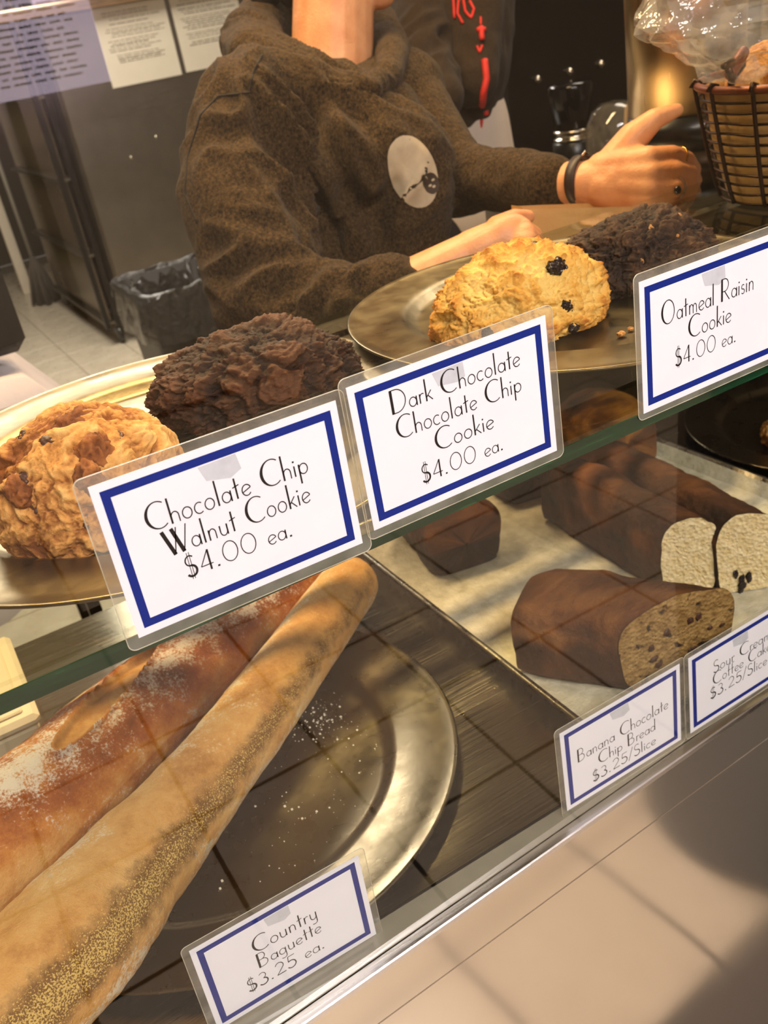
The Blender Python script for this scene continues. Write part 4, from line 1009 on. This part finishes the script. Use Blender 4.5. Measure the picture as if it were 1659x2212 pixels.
for dx_, dy_ in ((.06, .02), (-.04, .05), (.02, -.05)):
    cloth_print('chest_motif', bv, ho, [c5 + ex * (.02 * cos(2 * pi * k / 8) + dx_) + ey * (.04 * sin(2 * pi * k / 8) + dy_) for k in range(8)], cream.m, hoodie, .003, 2)
# trousers, shoes, watch, rings
g = G(); g.capsule(HI + V((-.06, 0, -.02)), HI + V((.06, .02, -.02)), .125, .125, 20, 5)
for h_ in hips: g.capsule(h_, V((h_.x, h_.y + .01, .50)), .092, .068, 16, 5); g.capsule(V((h_.x, h_.y + .01, .50)), V((h_.x, h_.y + .03, .10)), .068, .055, 16, 5)
co, no, fs = remesh(g, .008, 3); mk('trousers', G_of(co, fs), plain('black_denim', '#15141a', .9), pw, True)
for h_ in hips: g = G(); g.capsule(V((h_.x, h_.y + .04, .045)), V((h_.x + .03, h_.y - .12, .036)), .044, .036, 16, 5); mk('shoe', g, blk, pw, True)
def band(name, c, axis, r, hw, th_, mat, sub=None, sq=1.0):
    ax_ = V(axis).normalized(); u = ax_.orthogonal().normalized(); w_ = ax_.cross(u); g = G(); n = 40; vs = []
    for (rr_, hh) in ((r, -hw), (r + th_, -hw * .8), (r + th_, hw * .8), (r, hw)):
        for k in range(n): a = 2 * pi * k / n; vs.append(V(c) + (u * cos(a) + w_ * sin(a)) * rr_ + ax_ * hh)
    fs = [(k * n + i, k * n + (i + 1) % n, ((k + 1) % 4) * n + (i + 1) % n, ((k + 1) % 4) * n + i) for k in range(4) for i in range(n)]
    g.add(vs, fs); return mk(name, g, mat, pw, True)
wa = (LW - LC).normalized(); silver = steel('silver', '#cfc6b4', .15)
wc = V((0.7597,0.5515,1.1848)); leather = plain('brown_leather', '#2a1712', .5, bump=.0005)
wso = band('watch_strap', wc, wa, .0285, .0075, .0022, leather)
g = G(); g.box(wc + V((-.010, -.010, -.040)) , wc + V((.010, .010, -.030)), bev=.002); mk('watch_case', g, silver, wso, True)
g = G(); g.tube([wc + V((-.002, -.006, .0305)), wc + V((.006, -.004, .034)), wc + V((.012, -.002, .0305))], .0014, 6); mk('strap_buckle', g, silver, wso, True)
fr1 = V((0.8288,0.4646,1.2029)); band('gold_ring', (fr1 + V((0.8536,0.4657,1.1927))) / 2, V((0.8536,0.4657,1.1927)) - fr1, .0118, .0012, .0010, steel('gold', '#d8a94e', .2))
fr2 = V((0.8144,0.4453,1.1694)); sro = band('stone_ring', fr2, V((0.8456,0.4525,1.1640)) - V((0.8134,0.4458,1.1696)), .0122, .0014, .0012, silver)
mk('ring_stone', G().ell(V((0.8066,0.4347,1.1686)), (.0048, .004, .0058)), plain('black_stone', '#050505', .08), sro, True)

# second person behind, dark hoodie with red lettering
p2 = thing('person', 'person in a dark brown hoodie with red lettering standing behind on the right, turned away', 'person', (1.16, 1.55, 0))
g = G(); g.capsule((1.2855,1.6483,1.4487), (1.2901,1.5466,1.4285), .10, .10, 20, 5); g.capsule((1.3014,1.5741,1.4206), (1.2526,1.5363,1.2754), .135, .125, 22, 6); g.capsule((1.2526,1.5363,1.2754), (1.2261,1.5189,1.1824), .125, .10, 22, 6)
g.capsule((1.1970,1.5667,1.4522), (1.1162,1.4655,1.3228), .062, .058, 18, 5); g.capsule((1.1162,1.4655,1.3228), (1.0764,1.3457,1.2369), .055, .05, 18, 5)
g.capsule((1.2963,1.4708,1.4113), (1.1996,1.4040,1.2426), .05, .05, 18, 5)
co, no, fs = remesh(g, .007, 4)
co = folds(co, no, [(V((1.1132,1.4359,1.3129)), .16, V((1, 0, .3)).normalized(), 24, .012), (V((1.1867,1.4038,1.3168)), .2, V((.1, .1, 1)).normalized(), 20, .010)], .004)
h2 = mk('hoodie', G_of(co, fs), hood2, p2, True)
P2 = V((1.2417,1.5332,1.2191)); 
g = G(); g.capsule(V((P2.x, P2.y, 1.15)), V((P2.x, P2.y, .95)), .115, .13, 20, 5); co, no, fs = remesh(g, .009, 2); mk('white_shirt', G_of(co, fs), plain('white_cotton', '#c9b9a8', .9), p2, True)
g = G()
for s in (-.075, .075): g.capsule((P2.x + s, P2.y, .92), (P2.x + s, P2.y, .1), .095, .055, 16, 5)
co, no, fs = remesh(g, .01, 2); mk('trousers', G_of(co, fs), plain('black_denim', '#15141a', .9), p2, True)
for s in (-.075, .075): g = G(); g.capsule((P2.x + s, P2.y + .03, .045), (P2.x + s + .05, P2.y + .12, .036), .044, .036, 16, 5); mk('shoe', g, blk, p2, True)
hd2 = V((1.3014,1.5741,1.4206)) + V((0, 0, .25))
g = G(); g.capsule(hd2 - V((0, 0, .18)), hd2, .055, .055, 16, 5); g.ell(hd2 + V((0, 0, .04)), (.08, .09, .11)); g.capsule(hd2 + V((.02, .06, 0)), hd2 + V((.03, .10, -.01)), .03, .012, 12, 4)
co, no, fs = remesh(g, .006, 4); mk('body', G_of(co, fs), skin.m, p2, True)
mk('hair', G().ell(hd2 + V((-.005, -.01, .065)), (.09, .098, .10)), plain('dark_hair', '#1a120d', .5), p2, True)
bv2 = BVHTree.FromObject(h2, bpy.context.evaluated_depsgraph_get()); o2 = ORG[h2]; red = plain('red_print', '#c4281c', .7)
g = G()
def redstroke(pts, wd):
    out = []
    for a, b in zip(pts[:-1], pts[1:]):
        for k in range(6):
            q = onto(bv2, o2, V(a).lerp(V(b), k / 6), .002)
            if q is not None: out.append(q)
    if len(out) > 1: g.tube(out, wd, 6)
for st, wd in [([(1.1757,1.4032,1.4131), (1.1580,1.3820,1.3632)], .003), ([(1.1819,1.3943,1.4030), (1.1698,1.3856,1.3787), (1.1740,1.3700,1.3556)], .003), ([(1.1917,1.3912,1.4055), (1.1861,1.3787,1.3800), (1.1905,1.3682,1.3657), (1.2024,1.3718,1.3812), (1.2013,1.3830,1.3992)], .003),
               ([(1.2074,1.3594,1.3642), (1.2004,1.3530,1.3478)], .0025), ([(1.1912,1.3542,1.3425), (1.2080,1.3454,1.3410)], .005), ([(1.1997,1.3524,1.3462), (1.1918,1.3402,1.3193)], .006), ([(1.1793,1.3433,1.3146), (1.1793,1.3360,1.3021), (1.1904,1.3389,1.3160)], .003),
               ([(1.1817,1.3261,1.2874), (1.1710,1.3113,1.2539), (1.1557,1.3045,1.2303), (1.1413,1.2961,1.2046)], .0075), ([(1.1450,1.2898,1.1968), (1.1431,1.2856,1.1882)], .006), ([(1.1323,1.2878,1.1833), (1.1196,1.2810,1.1617)], .004)]: redstroke(st, wd)
mk('red_lettering', g, red, h2, True)

# ------------------------------------------------------------------ back room
fr = thing('refrigerator', 'tall dark stainless refrigerator on casters with papers taped to its door', 'refrigerator', (1.7, 5.2, 0))
mk('cabinet', G().box((1.076, 4.825, .16), (2.5, 5.6, 2.35), bev=.01), steel_dark, fr)
mk('door', G().box((1.080, 4.795, .22), (2.49, 4.824, 1.645), bev=.006), steel_dark, fr)
mk('upper_panel', G().box((1.080, 4.795, 1.70), (2.49, 4.824, 2.3), bev=.006), plain('lavender_panel', '#9189a3', .4, metal=.5), fr)
mk('ledge_trim', G().box((.62, 4.74, 1.648), (2.5, 4.80, 1.695), bev=.006), steel('warm_trim', '#c2a27c', .3), fr)
for k, (x, z) in enumerate([(1.72, .93), (1.5, 1.02), (1.34, .95)]): mk('rivet', G().ell((x, 4.794, z), (.008, .004, .008), None, 10, 6), silver, fr, True)
for x, y in ((1.13, 4.88), (2.44, 4.88), (1.13, 5.5), (2.44, 5.5)):
    g = G(); g.lathe((x, y, 0), [(.001, 0), (.02, 0)], 8); g = G(); q = Matrix.Rotation(R(90), 3, 'Y')
    vs = G().lathe((0, 0, 0), [(.001, -.016), (.055, -.016), (.06, -.01), (.06, .01), (.055, .016), (.001, .016)], 24); g.add([q @ V(p) + V((x, y, .06)) for p in vs.v], vs.f); g.box((x - .02, y - .02, .10), (x + .02, y + .02, .16)); mk('caster', g, blk, fr, True)
pap = NM('printed_paper'); v = pap.coord(); pap.set(col=pap.mix(pap.noise(v, 4), '#cfc5ae', '#e6decb'), rough=.7)
gri = plain('grey_print', '#8f8676', .8); gdk = plain('dark_print', '#55503f', .8)
def notice(label, x0, x1, z0, z1, seed):
    rr = random.Random(seed); y = 4.790
    t = thing('notice', label, 'notice', ((x0 + x1) / 2, y, z0), 'papers on the refrigerator')
    sh_ = mk('sheet', G().box((x0, y, z0), (x1, y + .002, z1)), pap.m, t); g = G(); w_ = x1 - x0; z = z1 - .03
    while z > z0 + .10:
        a = rr.uniform(.08, .2); b = rr.uniform(.65, .9); h = rr.choice([.003, .004, .005]); x = x0 + a * w_
        while x < x0 + b * w_:
            l = rr.uniform(.01, .05); g.add([(x, y - .0008, z), (x + l, y - .0008, z), (x + l, y - .0008, z + h), (x, y - .0008, z + h)], [(0, 1, 2, 3)]); x += l + .006
        z -= rr.choice([.010, .012, .02])
    mk('print', g, gri, sh_)
notice('white printed notice on the refrigerator, left one of two', 1.345, 1.722, 1.285, 1.645, 4)
notice('white printed notice on the refrigerator, partly hidden by the hood', 1.748, 2.12, 1.290, 1.645, 9)
# trash bin with black liner
bn = thing('trash_bin', 'black trash bin with a shiny black plastic liner folded over its rim', 'trash bin', (.90, 2.96, 0))
bx0, bx1, by0, by1 = .70, 1.13, 2.74, 3.20
binm = plain('bin_plastic', '#1b1815', .5)
g = G(); loops(g, [rr_loop(bx0 + .05, bx1 - .05, by0 + .05, by1 - .05, .05, .0), rr_loop(bx0 + .045, bx1 - .045, by0 + .045, by1 - .045, .05, .02), rr_loop(bx0 + .012, bx1 - .012, by0 + .012, by1 - .012, .06, .66), rr_loop(bx0, bx1, by0, by1, .07, .665), rr_loop(bx0, bx1, by0, by1, .07, .69), rr_loop(bx0 + .02, bx1 - .02, by0 + .02, by1 - .02, .06, .69), rr_loop(bx0 + .05, bx1 - .05, by0 + .05, by1 - .05, .05, .05)], True); mk('bin_body', g, binm, bn, True)
ln = NM('liner_plastic'); ln.set(col='#0b0b0d', rough=.12, spec=.9, coat=.5); v = ln.coord(); ln.bump(ln.noise(v, 45, 6), .02)
def dense(l, k=12):
    o = []
    for i in range(len(l)):
        a = V(l[i]); b = V(l[(i + 1) % len(l)]); n = k if (b - a).length > .05 else 1
        o += [tuple(a.lerp(b, j / n)) for j in range(n)]
    return o
def lin(d, z, r=.07, w_=0):
    l = dense(rr_loop(bx0 - d, bx1 + d, by0 - d, by1 + d, r, z, 8)); return [(p[0] + w_ * NZ.noise(V((p[0] * 40, p[1] * 40, z * 30))), p[1] + w_ * NZ.noise(V((p[0] * 40, p[1] * 40, 5 + z * 30))), p[2] + w_ * .8 * NZ.noise(V((p[0] * 18, p[1] * 18, 9)))) for p in l]
g = G(); loops(g, [lin(.010, .52, .07, .03), lin(.012, .58, .07, .02), lin(.010, .64, .07, .02), lin(.006, .693, .07, .012), lin(.0, .703, .07, .010), lin(-.008, .700, .06, .016), lin(-.02, .67, .06, .03), lin(-.03, .63, .06, .05), lin(-.04, .56, .06, .05), lin(-.07, .40, .05, .06)], True); mk('liner', g, ln.m, bn, True)
# rolling rack between refrigerator and aisle
rk = thing('rolling_rack', 'tall dark rolling rack beside the refrigerator with clear cover', 'rack', (1.05, 5.7, 0))
rkm = plain('rack_metal', '#1c1813', .4, metal=.6)
xs = [(1.030, 4.90), (1.000, 6.30), (.86, 6.30), (.955, 4.90)]
for (x, y) in [(1.035, 4.90), (1.035, 6.35), (.975, 4.90), (1.02, 5.6)]: mk('post', G().box((x - .014, y - .014, .10), (x + .014, y + .014, 2.0)), rkm, rk)
for z in (.12, .5, .9, 1.3, 1.7): mk('shelf', G().box((.965, 4.90, z), (1.05, 6.36, z + .012)), steel_dark, rk)
mk('side_cover', G().box((.998, 4.92, .14), (1.004, 6.33, 1.95)), plain('grey_cover', '#7a6b58', .25, var=.5, nscale=5, metal=.5), rk)
for (x, y) in ((1.03, 4.92), (1.03, 6.3)):
    g = G(); vs = G().lathe((0, 0, 0), [(.001, -.014), (.045, -.014), (.05, -.01), (.05, .01), (.045, .014), (.001, .014)], 20); g.add([Matrix.Rotation(R(90), 3, 'Y') @ V(p) + V((x, y, .05)) for p in vs.v], vs.f); mk('caster', g, blk, rk, True)
# mop standing by the rack
mp = thing('mop', 'grey string mop standing on the pale tiles beside the rack', 'mop', (.93, 6.5, 0))
g = G(); g.tube([(.93, 6.5, .30), (.93, 6.55, 1.5)], .014, 10); mk('handle', g, plain('mop_handle', '#8a8578', .4), mp, True)
rr = random.Random(2); sm_ = plain('mop_strings', '#4b443a', .9)
for k in range(26):
    a = rr.uniform(0, 2 * pi); r_ = rr.uniform(.03, .10); g = G()
    g.tube([(.93, 6.5, .34), (.93 + r_ * .5 * cos(a), 6.5 + r_ * .5 * sin(a), .22), (.93 + r_ * cos(a), 6.5 + r_ * sin(a), .012)], .011, 6); mk('string', g, sm_, mp, True)
# doorway and things at the far left
g = G(); g.box((.40, 8.0, 0), (.52, 8.12, 2.4)); tr1 = mk('trim_1', g, plain('white_trim', '#d8ccb6', .6)); tr1['kind'] = 'structure'
g = G(); g.box((.95, 7.0, 0), (1.03, 7.06, 1.5)); 
dp = tag(mk('white_post', G().box((.86, 7.0, 0), (.93, 7.05, 2.4), bev=.004), plain('white_trim', '#d8ccb6', .6)), 'white upright post in the background behind the mop', 'post')
br_ = thing('broom', 'yellow-handled broom standing in the dark corner at the far left', 'broom', (.62, 7.6, 0))
mk('handle', G().tube([(.62, 7.6, .12), (.60, 7.62, 1.5)], .018, 10), plain('yellow_handle', '#b39a1e', .4), br_, True)
mk('broom_head', G().box((.50, 7.56, .0), (.74, 7.64, .12), bev=.01), plain('broom_bristle', '#6f6a3a', .9), br_)
lb_ = thing('low_bin', 'black storage crate on the floor behind the broom', 'crate', (.55, 8.0, 0))
mk('crate_body', G().box((.1, 7.85, 0), (.82, 8.25, .9), bev=.02), plain('crate_black', '#1c1a14', .5), lb_)
mk('crate_lid', G().box((.08, 7.83, .901), (.84, 8.27, .94), bev=.01), plain('crate_lid', '#2a271f', .5), lb_)
# cart at the left with cloth and bag
ct = thing('side_cart', 'small cart under the white cloth at the left edge', 'cart', (-.14, 1.35, 0))
mk('cart_top', G().box((-.38, 1.20, .93), (.105, 1.52, .95), bev=.004), steel_dark, ct)
for x in (-.40, .08):
    for y in (1.22, 1.50): mk('leg', G().box((x - .012, y - .012, 0), (x + .012, y + .012, .93)), rkm, ct)
g = G()
def cl(a, b):
    x = -.40 + a * .56; y0, y1 = 1.19, 1.53
    if b < .3: y = y0 - .035 - .02 * sin(a * 25) * (1 - b / .3); z = .952 - (.3 - b) / .3 * .35
    else: y = y0 - .035 + (b - .3) / .7 * (y1 - y0 + .03); z = .953 + .055 * math.exp(-((a - .75) / .3) ** 2) + .012 * NZ.noise(V((a * 9, b * 6, 3)))
    if a > .9: x += (a - .9) * .35; z -= (a - .9) * 1.2 
    return (x, y, z)
g.grid(cl, 60, 50); tag(mk('white_cloth', g, plain('white_linen', '#cfc6cc', .9, bump=.0006), None, True), 'crumpled white cloth draped over the cart at the left edge', 'cloth')
g = G(); g.box((-.36, 1.17, 1.03), (.128, 1.29, 1.36), bev=.018)
bb_ = thing('black_bag', 'black bag with rounded corner at the far left edge of the photo', 'bag', (-.14, 1.3, 1.03))
mk('bag_body', g, plain('black_nylon', '#14100f', .5, bump=.0006), bb_, True)
g = G(); g.tube([(-.25, 1.30, 1.355), (-.22, 1.30, 1.44), (-.08, 1.30, 1.44), (-.05, 1.30, 1.355)], .008, 8); mk('bag_handle', g, plain('black_nylon', '#14100f', .5), bb_, True)
# black coffee equipment at the right
ec_ = thing('equipment_counter', 'black back counter under the coffee machines', 'counter', (2.0, 2.3, 0))
mk('counter_body', G().box((1.45, 1.62, 0), (2.9, 2.3, .90), bev=.004), blk, ec_); mk('counter_top', G().box((1.43, 1.60, .901), (2.92, 2.32, .925), bev=.003), plain('dark_stone', '#1d1b1a', .25), ec_)
em = thing('coffee_brewer', 'large black coffee brewer in the dark background', 'coffee machine', (2.1, 2.05, .926))
mk('housing', G().box((1.68, 1.95, .926), (2.75, 2.28, 1.75), bev=.015), blk, em); mk('steel_strip', G().box((1.655, 1.96, .95), (1.678, 2.02, 1.32), bev=.002), silver, em)
for k in range(3): mk('knob', G().ell((1.80 + .12 * k, 1.945, 1.16), (.012, .012, .012), None, 14, 8), silver, em, True)
mk('drip_tray', G().box((1.70, 1.74, .926), (2.1, 1.945, .95), bev=.003), steel('drip', '#3a3836', .25), em)
gn = V((1.6639,1.6422,1.0395))
gr_ = thing('coffee_grinder', 'black coffee grinder with a chrome band beside the glass pitcher', 'grinder', (gn.x, gn.y, .926))
mk('grinder_body', G().lathe((gn.x, gn.y, .926), [(.001, 0), (.055, 0), (.055, gn.z - .94), (.05, gn.z - .936), (.001, gn.z - .936)], 32), blk, gr_, True)
mk('chrome_band', G().lathe((gn.x, gn.y, gn.z - .009), [(.001, 0), (.052, 0), (.052, .006), (.045, .008), (.045, .018), (.052, .02), (.052, .026), (.001, .026)], 40), silver, gr_, True)
mk('hopper', G().lathe((gn.x, gn.y, gn.z + .018), [(.001, 0), (.046, 0), (.058, .10), (.056, .11), (.001, .11)], 40), plain('smoked_plastic', '#0d0d10', .12), gr_, True)
gp = V((1.4620,1.2588,1.0782))
gl_ = thing('glass_pitcher', 'clear glass pitcher with rounded top behind the watch wrist', 'pitcher', (gp.x, gp.y, .926))
zz = .926
ped = gp.z - .065 - zz
mk('stand', G().lathe((gp.x, gp.y, zz), [(.001, 0), (.06, 0), (.06, ped - .002), (.001, ped - .002)], 32), blk, gl_, True)
glm = fresnel_clear('pitcher_glass', (.9, .88, .84, 1), 1.6, .02, .04, (.8, .75, .65, 1))
mk('vessel', G().lathe((gp.x, gp.y, zz + ped), [(.001, 0), (.064, 0), (.066, .004), (.066, .075), (.062, .10), (.05, .125), (.03, .14), (.001, .145), (.001, .142), (.03, .137), (.048, .122), (.059, .10), (.063, .075), (.063, .006), (.001, .004)], 48), glm, gl_, True)
g = G(); g.tube([(gp.x + .02, gp.y, zz + ped + .005), (gp.x + .035, gp.y, zz + ped + .13)], .004, 8); mk('stirrer', g, plain('wood_stirrer', '#a8895c', .6), gl_, True)
# added lit menu board on the customer side (seen only as a reflection) and a dark customer stand-in
mb = thing('menu_board', 'unseen lit menu board added on the customer side for its lavender reflection', 'sign', (.66, -3.47, 0))
MB_ = NM('menu_light'); v = MB_.coord((1, 1, 1)); MB_.set(col='#b7a6c8', emit=9.0, ecol=srgb('#cdbacb'), rough=.5)
mk('lit_panel', G().box((.30, -3.49, 1.345), (.99, -3.45, 2.2), bev=.003), MB_.m, mb); mk('post', G().box((.60, -3.54, 0), (.64, -3.495, 1.95)), rkm, mb)
rr = random.Random(8); g = G(); z = 1.85
while z > 1.37:
    x = .36
    while x < .88:
        l = rr.uniform(.02, .07); g.box((x, -3.449, z), (x + l, -3.448, z + .006)); x += l + .014
    z -= .022
mk('print', g, gri, mb)
st_ = thing('customer_dummy', 'black barrel added, unseen, for the dark reflection of a customer', 'dummy', (1.10, -.31, 0))  # added unseen drum, standing in for a customer's dark reflection in the panel
mk('dummy_body', G().lathe((1.10, -.31, 0), [(.001, 0), (.24, 0), (.255, .02), (.265, .5), (.25, .98), (.24, 1.0), (.001, 1.0)], 40), plain('dummy_black', '#121016', .6), st_, True)
mk('dummy_lid', G().lathe((1.10, -.31, 1.001), [(.001, 0), (.25, 0), (.25, .03), (.001, .035)], 40), plain('dummy_lid', '#1a1820', .5), st_, True)
# ceiling lamps
for k, (x, y, sx, sy) in enumerate([(.3, -1.7, .8, .3), (.7, 4.2, .7, .6), (2.4, 1.6, .4, .25)]):
    t = thing('ceiling_lamp', ['ceiling light panel over the customer side', 'ceiling light panel over the back room', 'ceiling light panel at the right over the coffee machines'][k], 'lamp', (x, y, 2.93))
    em_ = NM('lamp_diffuser_%d' % k); em_.set(col='#ffffff', emit=2.0, ecol=(1, .93, .85, 1))
    mk('lamp_frame', G().box((x - sx - .02, y - sy - .02, 2.96), (x + sx + .02, y + sy + .02, 3.0)), silver, t); mk('diffuser', G().box((x - sx, y - sy, 2.945), (x + sx, y + sy, 2.959)), em_.m, t)
t = thing('strip_lamp', 'long warm strip lamp hung above the display case', 'lamp', (.45, .95, 2.37))
mk('lamp_housing', G().box((-.32, .88, 2.37), (1.22, 1.02, 2.42), bev=.004), blk, t)
for x in (-.2, 1.1): g = G(); g.tube([(x, .95, 2.42), (x, .95, 3.0)], .004, 6); mk('hanging_rod', g, blk, t)
